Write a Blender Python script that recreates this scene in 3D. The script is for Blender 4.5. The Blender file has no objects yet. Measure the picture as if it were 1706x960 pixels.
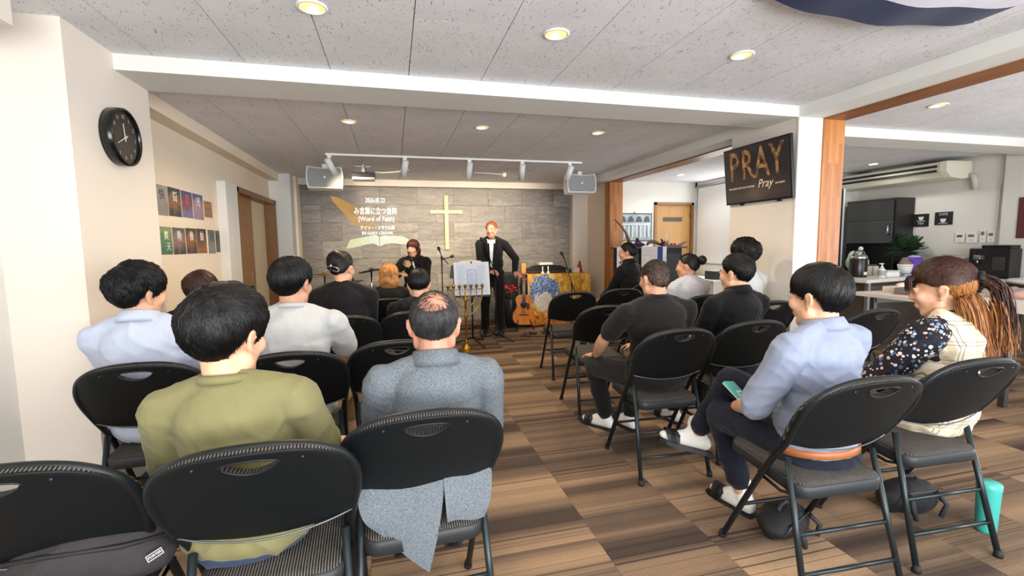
import bpy, bmesh, math, random
from mathutils import Vector, Matrix, Euler, Quaternion, noise as mnoise
random.seed(7)
PI = math.pi
SC = bpy.context.scene
COL = SC.collection
V = Vector

# ------------------------------------------------------------------ camera
CAM_H = 1.33
cam_data = bpy.data.cameras.new('camera')
cam = bpy.data.objects.new('camera', cam_data)
COL.objects.link(cam)
SC.camera = cam
cam_data.sensor_width = 36.0
cam_data.lens = 767.4 * 36.0 / 1706.0
cam_data.clip_start = 0.05
PIT, YAW, ROL = 0.09415, 0.25076, -0.01245
_F = V((math.sin(YAW)*math.cos(PIT), math.cos(YAW)*math.cos(PIT), -math.sin(PIT)))
_R0 = V((math.cos(YAW), -math.sin(YAW), 0))
_U0 = _R0.cross(_F)
_R = _R0*math.cos(ROL) + _U0*math.sin(ROL)
_U = -_R0*math.sin(ROL) + _U0*math.cos(ROL)
_m = Matrix((_R, _U, -_F)).transposed().to_4x4()
_m.translation = V((0, 0, CAM_H))
cam.matrix_world = _m

# ------------------------------------------------------------------ world, exposure, daylight
w = bpy.data.worlds.new('world'); SC.world = w; w.use_nodes = True
bg = w.node_tree.nodes['Background']
bg.inputs[0].default_value = (0.80, 0.88, 1.0, 1); bg.inputs[1].default_value = 1.0
SC.view_settings.view_transform = 'Standard'
SC.view_settings.look = 'None'
SC.view_settings.gamma = 1.0
SC.view_settings.use_curve_mapping = False
SC.view_settings.exposure = 0.52
SC.cycles.max_bounces = 8
SC.cycles.sample_clamp_indirect = 6.0

def area_light(name, loc, direction, sx, sy, power, col=(1, 1, 1)):
    l = bpy.data.lights.new(name, 'AREA'); l.shape = 'RECTANGLE'; l.size = sx; l.size_y = sy
    l.energy = power; l.color = col
    o = bpy.data.objects.new(name, l); COL.objects.link(o)
    o.location = loc; o.rotation_euler = V(direction).to_track_quat('-Z', 'Z').to_euler()
    return o
# daylight through the window wall behind the photographer, through the shop window on the right, and in the side room
area_light('window_sky_behind', (1.6, -2.35, 1.45), (0, 1, -0.10), 5.2, 1.9, 120, (0.93, 0.97, 1.0))
area_light('ground_bounce_fill_behind', (1.6, -2.30, 1.30), (0, 0.75, 0.66), 5.2, 1.8, 190, (0.97, 0.98, 1.0))  # upward fill added to brighten the ceiling, like daylight off the ground outside
area_light('window_daylight_right', (7.15, 0.3, 1.4), (-1, 0.15, 0.15), 3.6, 1.8, 120, (0.95, 0.98, 1.0))
area_light('blind_daylight', (5.2, 6.3, 1.6), (-1, 0, 0), 1.6, 1.4, 14, (0.97, 0.99, 1.0))

# ------------------------------------------------------------------ materials
def lin(c):
    if isinstance(c, str):
        c = [int(c[i:i+2], 16)/255 for i in (0, 2, 4)]
    return tuple((x/12.92 if x <= 0.04045 else ((x+0.055)/1.055)**2.4) for x in c[:3]) + (1,)

class NT:
    """tiny node-tree helper"""
    def __init__(s, name):
        s.m = bpy.data.materials.new(name); s.m.use_nodes = True
        s.t = s.m.node_tree; s.b = s.t.nodes['Principled BSDF']; s.out = s.t.nodes['Material Output']
    def n(s, typ, **kw):
        nd = s.t.nodes.new(typ)
        for k, v in kw.items():
            if k.startswith('i_'):
                key = k[2:]
                key = int(key) if key.isdigit() else key.replace('_', ' ')
                nd.inputs[key].default_value = v
            else:
                setattr(nd, k, v)
        return nd
    def l(s, a, b): s.t.links.new(a, b)
    def coord(s, kind='Object', scale=(1, 1, 1), rot=(0, 0, 0), loc=(0, 0, 0)):
        tc = s.n('ShaderNodeTexCoord'); mp = s.n('ShaderNodeMapping')
        mp.inputs['Scale'].default_value = scale; mp.inputs['Rotation'].default_value = rot; mp.inputs['Location'].default_value = loc
        s.l(tc.outputs[kind], mp.inputs[0]); return mp.outputs[0]
    def noise(s, vec, scale=5, detail=3, rough=0.5, dist=0):
        nd = s.n('ShaderNodeTexNoise'); nd.inputs['Scale'].default_value = scale; nd.inputs['Detail'].default_value = detail
        nd.inputs['Roughness'].default_value = rough; nd.inputs['Distortion'].default_value = dist
        if vec is not None: s.l(vec, nd.inputs['Vector'])
        return nd.outputs[0]
    def ramp(s, fac, stops, interp='LINEAR'):
        nd = s.n('ShaderNodeValToRGB'); cr = nd.color_ramp; cr.interpolation = interp
        while len(cr.elements) < len(stops): cr.elements.new(0.5)
        for e, (p, c) in zip(cr.elements, stops):
            e.position = p; e.color = lin(c) if not (isinstance(c, tuple) and len(c) == 4) else c
        s.l(fac, nd.inputs[0]); return nd.outputs[0]
    def mix(s, fac, a, b, mode='MIX'):
        nd = s.n('ShaderNodeMix', data_type='RGBA', blend_type=mode)
        for sock, v in ((nd.inputs[0], fac), (nd.inputs[6], a), (nd.inputs[7], b)):
            if hasattr(v, 'is_linked'): s.l(v, sock)
            else: sock.default_value = v
        return nd.outputs[2]
    def math(s, op, a, b=0.0, c=0.0):
        nd = s.n('ShaderNodeMath', operation=op)
        for i, v in enumerate((a, b, c)):
            if hasattr(v, 'is_linked'): s.l(v, nd.inputs[i])
            else: nd.inputs[i].default_value = v
        return nd.outputs[0]
    def sep(s, vec):
        nd = s.n('ShaderNodeSeparateXYZ'); s.l(vec, nd.inputs[0]); return nd.outputs
    def bump(s, h, strength=0.2, dist=0.01):
        nd = s.n('ShaderNodeBump'); nd.inputs['Strength'].default_value = strength; nd.inputs['Distance'].default_value = dist
        s.l(h, nd.inputs['Height']); s.l(nd.outputs[0], s.b.inputs['Normal'])
    def col(s, v):
        if hasattr(v, 'is_linked'): s.l(v, s.b.inputs['Base Color'])
        else: s.b.inputs['Base Color'].default_value = v
    def set(s, rough=None, metal=None, spec=None, **kw):
        if rough is not None: s.b.inputs['Roughness'].default_value = rough
        if metal is not None: s.b.inputs['Metallic'].default_value = metal
        if spec is not None: s.b.inputs['Specular IOR Level'].default_value = spec
        for k, v in kw.items(): s.b.inputs[k.replace('_', ' ')].default_value = v
        return s
    def rnd(s): return s.n('ShaderNodeObjectInfo').outputs['Random']

_mats = {}
def M(c, rough=0.5, metal=0.0, spec=0.5, var=0.0, vscale=8.0, bump=0.0, bscale=60.0, emit=None, estr=0.0, alpha=None, trans=0.0, sheen=0.0):
    """plain procedural material: colour with soft variation and fine relief"""
    key = (c, rough, metal, spec, var, vscale, bump, bscale, emit, estr, alpha, trans, sheen)
    if key in _mats: return _mats[key]
    t = NT('mat_' + (c if isinstance(c, str) else 'c'))
    base = lin(c)
    if var > 0:
        v = t.coord()
        f = t.noise(v, vscale, 4)
        lo = tuple(x*(1-var) for x in base[:3]) + (1,); hi = tuple(min(1, x*(1+var)) for x in base[:3]) + (1,)
        t.col(t.ramp(f, [(0.3, lo), (0.7, hi)]))
    else:
        t.col(base)
    if bump > 0:
        t.bump(t.noise(t.coord(), bscale, 3), bump, 0.004)
    t.set(rough, metal, spec)
    if emit: t.set(Emission_Color=lin(emit), Emission_Strength=estr)
    if alpha is not None: t.set(Alpha=alpha)
    if trans: t.set(Transmission_Weight=trans)
    if sheen: t.set(Sheen_Weight=sheen)
    _mats[key] = t.m
    return t.m

# ------------------------------------------------------------------ mesh builder
class MB:
    def __init__(s): s.bm = bmesh.new(); s.mi = 0
    def _f(s, vs):
        try:
            f = s.bm.faces.new(vs); f.material_index = s.mi; f.smooth = False; return f
        except ValueError: return None
    def box(s, a, b, bev=0.0, mat=None):
        a, b = V(a), V(b)
        t = bmesh.new(); bmesh.ops.create_cube(t, size=1)
        for v in t.verts:
            v.co = V(((a[i]+b[i])/2 + v.co[i]*abs(b[i]-a[i])) for i in range(3))
        if bev > 0: bmesh.ops.bevel(t, geom=list(t.edges), offset=bev, segments=2, affect='EDGES', profile=0.6)
        return s.add(t, mat)
    def add(s, t, mat=None, smooth=False):
        t.verts.index_update(); mp = []
        for v in t.verts:
            mp.append(s.bm.verts.new(mat @ v.co if mat else v.co))
        for f in t.faces:
            g = s._f([mp[v.index] for v in f.verts])
            if g: g.smooth = smooth or f.smooth
        t.free(); return s
    def obox(s, c, size, rot=(0, 0, 0), bev=0.0):
        m = Matrix.Translation(V(c)) @ Euler(rot).to_matrix().to_4x4()
        h = V(size)/2
        return s.box(-h, h, bev, m)
    def rings(s, rs, cap0=True, cap1=True, smooth=True, closed=True):
        prev = None; first = None
        for r in rs:
            cur = [s.bm.verts.new(p) for p in r]
            if prev:
                n = len(cur)
                for i in range(n if closed else n-1):
                    j = (i+1) % n
                    f = s._f([prev[i], prev[j], cur[j], cur[i]])
                    if f: f.smooth = smooth
            else: first = cur
            prev = cur
        if cap0 and closed: s._f(list(reversed(first)))
        if cap1 and closed: s._f(prev)
        return s
    def tube(s, pts, r, seg=8, smooth=True, closed=False):
        pts = [V(p) for p in pts]; n = len(pts)
        rad = r if isinstance(r, (list, tuple)) else [r]*n
        tang = []
        for i in range(n):
            if closed: t = pts[(i+1) % n]-pts[i-1]
            else: t = pts[min(i+1, n-1)]-pts[max(i-1, 0)]
            tang.append(t.normalized() if t.length > 1e-9 else V((0, 0, 1)))
        up = V((0, 0, 1)) if abs(tang[0].z) < 0.9 else V((1, 0, 0))
        x = tang[0].cross(up).normalized(); rs = []
        for i in range(n):
            t = tang[i]
            x = (x - t*x.dot(t)); x = x.normalized() if x.length > 1e-6 else t.orthogonal().normalized()
            y = t.cross(x)
            rs.append([pts[i] + (x*math.cos(2*PI*k/seg) + y*math.sin(2*PI*k/seg))*rad[i] for k in range(seg)])
        if closed:
            rs.append(rs[0]); return s.rings(rs, False, False, smooth)
        return s.rings(rs, True, True, smooth)
    def cyl(s, a, b, r, r2=None, seg=16, smooth=True):
        return s.tube([a, b], [r, r if r2 is None else r2], seg, smooth)
    def lathe(s, prof, c=(0, 0, 0), seg=24, mat=None, smooth=True, cap0=False, cap1=False):
        rs = []
        for r, z in prof:
            ring = [V((c[0]+r*math.cos(2*PI*k/seg), c[1]+r*math.sin(2*PI*k/seg), c[2]+z)) for k in range(seg)]
            if mat: ring = [mat @ p for p in ring]
            rs.append(ring)
        return s.rings(rs, cap0, cap1, smooth)
    def ell(s, c, r, rot=None, u=16, v=10):
        t = bmesh.new(); bmesh.ops.create_uvsphere(t, u_segments=u, v_segments=v, radius=1)
        m = Matrix.Translation(V(c)) @ (Euler(rot).to_matrix().to_4x4() if rot else Matrix()) @ Matrix.Diagonal((r[0], r[1], r[2], 1))
        for f in t.faces: f.smooth = True
        return s.add(t, m)
    def prism(s, poly, h0, h1, axis='z', smooth=False, bev=0):
        """extrude a 2-D polygon; axis tells which coordinate runs from h0 to h1"""
        def P(p, h):
            return V((p[0], p[1], h)) if axis == 'z' else (V((p[0], h, p[1])) if axis == 'y' else V((h, p[0], p[1])))
        t = bmesh.new()
        a = [t.verts.new(P(p, h0)) for p in poly]; b = [t.verts.new(P(p, h1)) for p in poly]
        n = len(poly)
        t.faces.new(a); t.faces.new(list(reversed(b)))
        for i in range(n):
            f = t.faces.new([a[i], b[i], b[(i+1) % n], a[(i+1) % n]]); f.smooth = smooth
        bmesh.ops.recalc_face_normals(t, faces=list(t.faces))
        if bev: bmesh.ops.bevel(t, geom=list(t.edges), offset=bev, segments=1, affect='EDGES')
        return s.add(t)
    def quad(s, a, b, c, d):
        s._f([s.bm.verts.new(V(p)) for p in (a, b, c, d)]); return s
    def mesh(s, name):
        me = bpy.data.meshes.new(name)
        bmesh.ops.recalc_face_normals(s.bm, faces=list(s.bm.faces))
        s.bm.to_mesh(me); s.bm.free(); return me
    def build(s, name, mat, parent=None, loc=None, rot=None):
        me = s.mesh(name)
        for m in (mat if isinstance(mat, (list, tuple)) else [mat]): me.materials.append(m)
        return place(name, me, parent, loc, rot)

def place(name, me, parent=None, loc=None, rot=None):
    o = bpy.data.objects.new(name, me); COL.objects.link(o)
    if parent: o.parent = parent
    if loc is not None: o.location = loc
    if rot is not None: o.rotation_euler = rot
    return o

def tag(o, label=None, cat=None, group=None, kind=None):
    if label: o['label'] = label
    if cat: o['category'] = cat
    if group: o['group'] = group
    if kind: o['kind'] = kind
    return o

def thing(name, label, cat, loc=(0, 0, 0), rz=0, group=None):
    o = bpy.data.objects.new(name, None); COL.objects.link(o)
    o.empty_display_size = 0.05
    o.location = loc; o.rotation_euler = (0, 0, rz)
    return tag(o, label, cat, group)

def copy_tree(o, parent=None):
    c = o.copy(); COL.objects.link(c)
    if parent: c.parent = parent
    for ch in list(o.children): copy_tree(ch, c)
    return c

_txt = []
def text(name, s, size, mat, parent=None, loc=(0, 0, 0), rot=(0, 0, 0), align='CENTER', ext=0.0005, shear=0.0, sx=1.0, bold=0.0):
    cu = bpy.data.curves.new(name, 'FONT'); cu.body = s; cu.size = size; cu.align_x = align; cu.align_y = 'CENTER'
    cu.extrude = ext; cu.shear = shear; cu.resolution_u = 2; cu.offset = bold
    cu.materials.append(mat)
    o = place(name, cu, parent, loc, rot); o.scale = (sx, 1, 1)
    _txt.append(o); return o

def finish_text():
    dg = bpy.context.evaluated_depsgraph_get()
    for o in _txt:
        me = bpy.data.meshes.new_from_object(o.evaluated_get(dg))
        n = place('t', me, o.parent); n.matrix_local = o.matrix_local.copy()
        if o.get('label'): n['label'] = o['label']
        nm = o.name.split('.')[0]
        bpy.data.objects.remove(o); n.name = nm
# ================================================================== ROOM SHELL
CEIL = 2.38; YF = 7.8; BZ = 2.294
def wallmat(c, var=0.03):
    t = NT('wall_paper_' + c)
    v = t.coord('Object')
    f = t.noise(v, 1.3, 4); base = lin(c)
    t.col(t.ramp(f, [(0.3, tuple(x*(1-var) for x in base[:3])+(1,)), (0.7, tuple(min(1, x*(1+var)) for x in base[:3])+(1,))]))
    t.bump(t.noise(v, 140, 4, 0.7), 0.25, 0.002); t.set(0.85, spec=0.2); return t.m
M_CREAM = wallmat('E2D8CB'); M_WHITE = wallmat('DDDCD6'); M_BEAM = wallmat('D9D9D4'); M_TAN = wallmat('EADBC6')
M_KIT = wallmat('D8D6CF'); M_PILLAR = wallmat('DBD3C9')

def wood(name, c1, c2, scale=(1, 1, 1), stave=0.0, rough=0.4):
    t = NT(name); v = t.coord('Object', scale)
    f = t.noise(v, 3.0, 5, 0.6, 1.2)
    c = t.ramp(f, [(0.25, c1), (0.75, c2)])
    if stave:
        vo = t.n('ShaderNodeTexVoronoi', distance='CHEBYCHEV'); vo.inputs['Scale'].default_value = stave
        t.l(t.coord('Object', (scale[0]*1.0, scale[1]*1.0, scale[2])), vo.inputs['Vector'])
        c = t.mix(0.45, c, t.ramp(t.sep(vo.outputs['Color'])[0], [(0.1, c1), (0.9, c2)]))
    t.col(c); t.set(rough); return t.m
def laminated():
    t = NT('laminated_pine'); oc = t.n('ShaderNodeTexCoord').outputs['Object']; x, y, z = t.sep(oc)
    cb = t.n('ShaderNodeCombineXYZ'); t.l(z, cb.inputs[0]); t.l(t.math('ADD', x, y), cb.inputs[1])
    br = t.n('ShaderNodeTexBrick'); t.l(cb.outputs[0], br.inputs['Vector']); br.offset = .37
    for k, v in (('Scale', 1), ('Brick Width', .42), ('Row Height', .034), ('Mortar Size', .0006), ('Bias', 0)): br.inputs[k].default_value = v
    br.inputs['Color1'].default_value = lin('8A4A18'); br.inputs['Color2'].default_value = lin('C98440'); br.inputs['Mortar'].default_value = lin('6A3A14')
    g = t.noise(t.coord('Object', (14, 14, 1)), 3, 5, .6, 1)
    t.col(t.mix(.45, br.outputs['Color'], t.ramp(g, [(.3, '8E4F1C'), (.7, 'C5803C')]))); t.set(.4); return t.m
M_LAM = laminated()
M_LAM_SHADED = wood('laminated_pine_shaded', '6E3F1A', '9A5E2A', (9, 1.0, 9), 2.2)  # same pine for the headers, their shade put into a darker colour
M_DOOR = wood('door_veneer', '8F5F2A', 'A87238', (6, 6, 0.6))
M_DFRAME = wood('door_frame_veneer', '76502B', '8E6335', (8, 8, 0.7))

def struct(name, mb, mat, parent=None):
    o = mb.build(name, mat, parent)
    if not parent: o['kind'] = 'structure'
    return o

# ---- floor: dark slab, and carpet tiles laid on it one by one
fl = struct('floor', MB().box((-2.2, -2.7, -0.1), (7.6, 9.6, -0.008)), M('3A3029', 0.9))
def carpet():
    t = NT('striped_carpet')
    oc = t.n('ShaderNodeTexCoord').outputs['Object']; x, y, z = t.sep(oc)
    r = t.rnd()
    off = t.math('MULTIPLY', r, 37.0)
    yy = t.math('ADD', y, off)
    def n1(scale, det, src=yy):
        cb = t.n('ShaderNodeCombineXYZ'); t.l(src, cb.inputs[1]); t.l(off, cb.inputs[0])
        return t.noise(cb.outputs[0], scale, det, 0.5)
    band = n1(4.6, 1)                       # wide light / dark bands across the tile
    base = t.ramp(band, [(0.32, '4A3F38'), (0.44, '69584B'), (0.56, '8C745D'), (0.70, 'A98C6F')])
    st = n1(70, 2)                          # fine pin stripes
    msk = t.ramp(n1(5.0, 0), [(0.42, (0, 0, 0, 1)), (0.55, (1, 1, 1, 1))])
    dark = t.ramp(st, [(0.36, (1, 1, 1, 1)), (0.43, (0, 0, 0, 1))])
    c = t.mix(t.math('MULTIPLY', t.sep(dark)[0], t.math('MULTIPLY_ADD', t.sep(msk)[0], 0.6, 0.22)), base, lin('332B26'))
    lt = t.ramp(n1(42, 1), [(0.66, (0, 0, 0, 1)), (0.72, (1, 1, 1, 1))])
    c = t.mix(t.math('MULTIPLY', t.sep(lt)[0], 0.35), c, lin('A89076'))
    fuzz = t.noise(oc, 260, 2)
    c = t.mix(0.55, c, t.ramp(fuzz, [(0.3, (0.25, 0.25, 0.25, 1)), (0.7, (0.75, 0.75, 0.75, 1))]), 'OVERLAY')
    v = t.math('MULTIPLY_ADD', t.math('FRACT', t.math('MULTIPLY', r, 91.7)), 0.22, 0.86)
    hs = t.n('ShaderNodeHueSaturation'); t.l(c, hs.inputs['Color']); t.l(v, hs.inputs['Value'])
    t.col(hs.outputs[0]); t.bump(fuzz, 0.6, 0.004); t.set(0.95, spec=0.1); return t.m
M_CARPET = carpet()
TX, TY = 0.49, 0.503
tb = MB().box((-TX/2+0.0006, -TY/2+0.0006, -0.008), (TX/2-0.0006, TY/2-0.0006, 0), 0.0)
tile_me = tb.mesh('carpet_tile'); tile_me.materials.append(M_CARPET)
n_t = 0; far = MB()
for i in range(-6, 14):
    for j in range(-8, 14):
        cx, cy = 0.845+TX*(i+0.5), 2.827+TY*(j+0.5)
        if cx < -2.0 or cx > 7.4 or cy < -2.4 or cy > 9: continue
        if cy > YF+0.2 and cx < 3.3: continue
        ang = math.atan2(cx, max(cy, 0.01)); d = math.hypot(cx, cy)
        if 0.75 < cy < 7.9 and cx < 6.9 and -0.68 < ang < 1.16 and n_t < 290 and not (cx < 1.0 and cy > 7.0 and False):
            place('carpet_tile', tile_me, fl, (cx, cy, 0)); n_t += 1
        else:
            far.box((cx-TX/2+.0006, cy-TY/2+.0006, -0.008), (cx+TX/2-.0006, cy+TY/2-.0006, 0))
fo = far.build('carpet_beyond_view', M_CARPET, fl); fo['kind'] = 'stuff'

# ---- ceiling with fissured tiles
def ceiltile():
    t = NT('fissured_ceiling_tile'); v = t.coord('Object')
    off = t.n('ShaderNodeVectorMath', operation='ADD'); t.l(v, off.inputs[0])
    cb = t.n('ShaderNodeCombineXYZ'); t.l(t.math('MULTIPLY', t.rnd(), 50), cb.inputs[0]); t.l(cb.outputs[0], off.inputs[1])
    vo = t.n('ShaderNodeTexVoronoi', feature='F1'); vo.inputs['Scale'].default_value = 46
    ds = t.n('ShaderNodeVectorMath', operation='MULTIPLY'); t.l(off.outputs[0], ds.inputs[0]); ds.inputs[1].default_value = (2.0, 0.8, 1)
    nz = t.n('ShaderNodeTexNoise'); nz.inputs['Scale'].default_value = 12; t.l(off.outputs[0], nz.inputs['Vector'])
    ad = t.n('ShaderNodeVectorMath', operation='MULTIPLY_ADD'); t.l(nz.outputs['Color'], ad.inputs[0]); ad.inputs[1].default_value = (0.12, 0.12, 0); t.l(ds.outputs[0], ad.inputs[2])
    t.l(ad.outputs[0], vo.inputs['Vector'])
    rv = t.sep(vo.outputs['Color'])[0]
    fl_ = t.math('MULTIPLY', t.math('LESS_THAN', vo.outputs['Distance'], t.math('MULTIPLY_ADD', rv, 0.26, 0.05)), t.math('GREATER_THAN', rv, 0.35))
    base = t.ramp(t.noise(off.outputs[0], 3, 4), [(0.3, 'D9DADD'), (0.7, 'E3E4E7')])
    c = t.mix(t.math('MULTIPLY', fl_, 0.62), base, lin('7A787C'))
    t.col(c); t.bump(t.math('SUBTRACT', t.math('MULTIPLY', t.noise(off.outputs[0], 160, 3), 0.4), fl_), 0.35, 0.003)
    t.set(0.9, spec=0.15); return t.m
M_CTILE = ceiltile()
ce = struct('ceiling', MB().box((-2.2, -2.7, CEIL+0.012), (7.6, 9.6, CEIL+0.1)), M('3A383C', 0.9))
CX, CY = 0.454, 0.932
def ctile(w, l):
    m = MB().box((-w/2+.0022, -l/2+.0009, 0), (w/2-.0022, l/2-.0009, 0.012)).mesh('ceiling_tile'); m.materials.append(M_CTILE); return m
ct_me = ctile(CX, CY); farc = MB(); n_c = 0
for i in range(-2, 19):
    x0 = -1.2306 + CX*i
    for j in range(-6, 8):
        y0 = (2.745 if i % 2 == 0 else 2.279) + CY*j
        if y0 > 9.2 or x0 > 7.4 or y0 < -2.8: continue
        cx, cy = x0+CX/2, y0+CY/2
        if cy > 0.9 and cy < 8.1 and cx < 7.2 and n_c < 280:
            place('ceiling_tile', ct_me, ce, (cx, cy, CEIL)); n_c += 1
        else:
            farc.box((x0+.0016, y0+.0007, CEIL), (x0+CX-.0016, y0+CY-.0007, CEIL+.012))
fo = farc.build('ceiling_tiles_beyond_view', M_CTILE, ce); fo['kind'] = 'stuff'

# ---- left side
struct('wall_left_near', MB().box((-2.0, -2.7, 0), (-1.73, 2.62, CEIL)), M_WHITE)
struct('column_left', MB().box((-2.0, 2.62, 0), (-1.42, 3.384, CEIL)), M_CREAM)
wl = MB()
DY0, DY1, DZ = 5.62, 7.28, 1.985
wl.box((-2.0, 3.384, 0), (-1.68, DY0, CEIL)); wl.box((-2.0, DY1, 0), (-1.68, 8.0, CEIL)); wl.box((-2.0, DY0, DZ), (-1.68, DY1, CEIL))
struct('wall_left', wl, M_TAN)
struct('trim_left_soffit', MB().box((-1.70, 3.384, 2.277), (-1.545, 7.3, CEIL)), M_TAN)
struct('trim_near_soffit', MB().box((-1.75, -2.6, 2.2), (-1.40, 2.3, CEIL)), M_CREAM)
struct('column_front_left', MB().box((-1.72, 7.3, 0), (-1.40, 7.85, CEIL)), M_WHITE)
struct('trim_front_left_jamb', MB().box((-1.42, 7.55, 0), (-1.366, 7.85, CEIL)), M_TAN)
struct('trim_door_casing', MB().box((-1.70, 5.24, 0), (-1.60, 5.60, 2.0), 0.003), M_WHITE)
dr = struct('door_1', MB().box((-1.78, 5.60, 0.005), (-1.60, 5.655, 1.99)).box((-1.78, 7.22, 0.005), (-1.60, 7.29, 1.99)).box((-1.78, 5.60, 1.935), (-1.60, 7.29, 1.992)), M_DFRAME)
MB().box((-1.735, 5.66, 0.01), (-1.70, 6.47, 1.935), 0.003).build('door_leaf', M_DOOR, dr)
MB().box((-1.775, 6.40, 0.01), (-1.74, 7.22, 1.935), 0.003).build('door_leaf', wallmat('E3D2B4'), dr)
MB().box((-1.70, 6.30, 0.9), (-1.694, 6.36, 1.05), 0.004).build('handle', M('9A9488', 0.3, 0.9), dr)
struct('wall_left_back', MB().box((-2.1, 5.5, 0), (-2.0, 7.5, CEIL)), M_TAN)
# ---- cross beam
struct('trim_beam_cross', MB().box((-1.42, 3.026, BZ), (3.33, 3.384, CEIL-.0005)), M_BEAM)
# ---- front wall faced with slate tiles
wf = struct('wall_front', MB().box((-2.0, YF+0.012, 0), (3.6, YF+0.2, CEIL)), M('4A4744', 0.8))
def slate():
    t = NT('slate_tile'); v = t.coord('Object', (1.2, 1, 6.0)); r = t.rnd()
    cb = t.n('ShaderNodeCombineXYZ'); t.l(t.math('MULTIPLY', r, 40), cb.inputs[0]); t.l(t.math('MULTIPLY', r, 71), cb.inputs[2])
    ad = t.n('ShaderNodeVectorMath', operation='ADD'); t.l(v, ad.inputs[0]); t.l(cb.outputs[0], ad.inputs[1])
    f = t.noise(ad.outputs[0], 2.2, 8, 0.65, 1.4)
    c = t.ramp(f, [(0.28, '5C5A57'), (0.48, '7A7672'), (0.66, '8D8883'), (0.8, 'ABA59D')])
    vn = t.noise(ad.outputs[0], 1.1, 5, 0.6, 3.0)
    vein = t.ramp(vn, [(0.485, (0, 0, 0, 1)), (0.5, (1, 1, 1, 1)), (0.515, (0, 0, 0, 1))])
    c = t.mix(t.math('MULTIPLY', t.sep(vein)[0], 0.3), c, lin('C9C2B8'))
    hs = t.n('ShaderNodeHueSaturation'); t.l(c, hs.inputs['Color'])
    t.l(t.math('MULTIPLY_ADD', t.math('FRACT', t.math('MULTIPLY', r, 57.3)), 0.38, 0.80), hs.inputs['Value'])
    t.col(hs.outputs[0]); t.bump(f, 0.35, 0.01); t.set(0.45, spec=0.4); return t.m
M_SLATE = slate()
SW, SH = 0.592, 0.2845
def stile(w):
    m = MB().box((-w/2+.0012, -.012, -SH/2+.0012), (w/2-.0012, 0.012, SH/2-.0012), 0.0015).mesh('tile'); m.materials.append(M_SLATE); return m
s_full = stile(SW)
for k in range(8):
    z = 2.276 - SH*(k+0.5); x = -1.366 - (0.0 if k % 2 == 0 else SW/2)
    while x < 3.07:
        x0, x1 = max(x, -1.366), min(x+SW, 3.075)
        if x1-x0 > 0.03:
            me = s_full if abs(x1-x0-SW) < 1e-4 else stile(x1-x0)
            place('tile', me, wf, ((x0+x1)/2, YF+random.uniform(-.0015, .0015), z))
        x += SW
struct('trim_front_rail', MB().box((-1.42, 7.70, 2.279), (3.1, YF+.1, CEIL-.0005), 0.002), M_CREAM)
struct('column_front_right', MB().box((3.078, 7.66, 0), (3.36, 8.0, CEIL-.0005)), M_CREAM)
struct('wall_side_stub', MB().box((3.36, 6.9, 0), (3.55, 8.0, CEIL-.0005)), M_TAN)
# ---- right side: long beam, pillar, pine posts and headers
struct('trim_beam_long', MB().box((3.105, -2.6, BZ+.0006), (3.33, 7.66, CEIL-.001)), M_BEAM)
struct('column_pillar', MB().box((3.105, 3.03, 0), (3.33, 3.76, BZ)), M_PILLAR)
struct('trim_pillar_face', MB().box((3.10, 3.018, 0), (3.332, 3.032, BZ)), M_WHITE)
struct('trim_post_near', MB().box((3.332, 3.005, 0), (3.54, 3.76, 2.284)), M_LAM)
struct('trim_post_far', MB().box((3.33, 6.72, 0), (3.55, 6.9, 2.284)), M_LAM)
struct('trim_header_near', MB().box((3.332, -2.6, 2.284), (3.54, 3.76, CEIL-.001)), M_LAM_SHADED)
struct('trim_header_far', MB().box((3.332, 3.76, 2.284), (3.54, 6.9, CEIL-.001)), M_LAM_SHADED)
# ---- side room and kitchen
sr = MB().box((3.55, 7.25, 0), (4.44, 7.5, CEIL)).box((5.2, 7.25, 0), (5.5, 7.5, CEIL)).box((4.44, 7.25, 2.02), (5.2, 7.5, CEIL))
struct('wall_side_room', sr, M_KIT)
d2 = struct('door_2', MB().box((4.43, 7.22, 0.005), (4.475, 7.34, 2.03)).box((5.165, 7.22, 0.005), (5.21, 7.34, 2.03)).box((4.43, 7.22, 1.985), (5.21, 7.34, 2.03)), M_DFRAME)
MB().box((4.476, 7.265, 0.01), (5.164, 7.30, 1.984), 0.003).build('door_leaf', wood('door_veneer_light', '9C7136', 'B2864A', (6, 6, 0.5)), d2)
MB().box((4.62, 7.258, 1.70), (5.0, 7.27, 1.775), 0.002).build('vent_slot', M('3B2F24', 0.4), d2)
MB().cyl((5.08, 7.27, 1.0), (5.08, 7.21, 1.0), 0.022).build('handle', M('B5B0A6', 0.25, 1.0), d2)
MB().box((5.152, 7.235, 1.78), (5.17, 7.268, 1.86), .002).build('hinge', M('6F6A60', 0.35, 0.9), d2)
wn = struct('wall_blind_side', MB().box((5.25, 5.9, 0), (5.5, 7.3, 0.95)).box((5.25, 7.2, 0), (5.5, 7.3, CEIL)).box((5.25, 5.9, 2.3), (5.5, 7.3, CEIL)).box((5.25, 5.5, 0), (5.5, 6.0, CEIL)), M_WHITE)
wi = struct('window_1', MB().box((5.27, 6.0, 0.95), (5.32, 6.04, 2.3)).box((5.27, 7.16, 0.95), (5.32, 7.2, 2.3)).box((5.27, 6.0, 0.95), (5.32, 7.2, 0.99)).box((5.27, 6.0, 2.26), (5.32, 7.2, 2.3)), M('C9CCCB', 0.3, 0.6))
MB().box((5.29, 6.04, 0.99), (5.295, 7.16, 2.26)).build('pane', M('DFE6EA', 0.05, trans=1.0), wi)
bl = thing('roller_blind', 'white roller blind pulled down over the side room window, right of the door', 'blind', (5.24, 6.55, 2.3))
MB().cyl((0, -0.64, 0), (0, 0.62, 0), 0.028, seg=12).build('roller', M('B7B9B8', 0.35, 0.5), bl)
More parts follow.
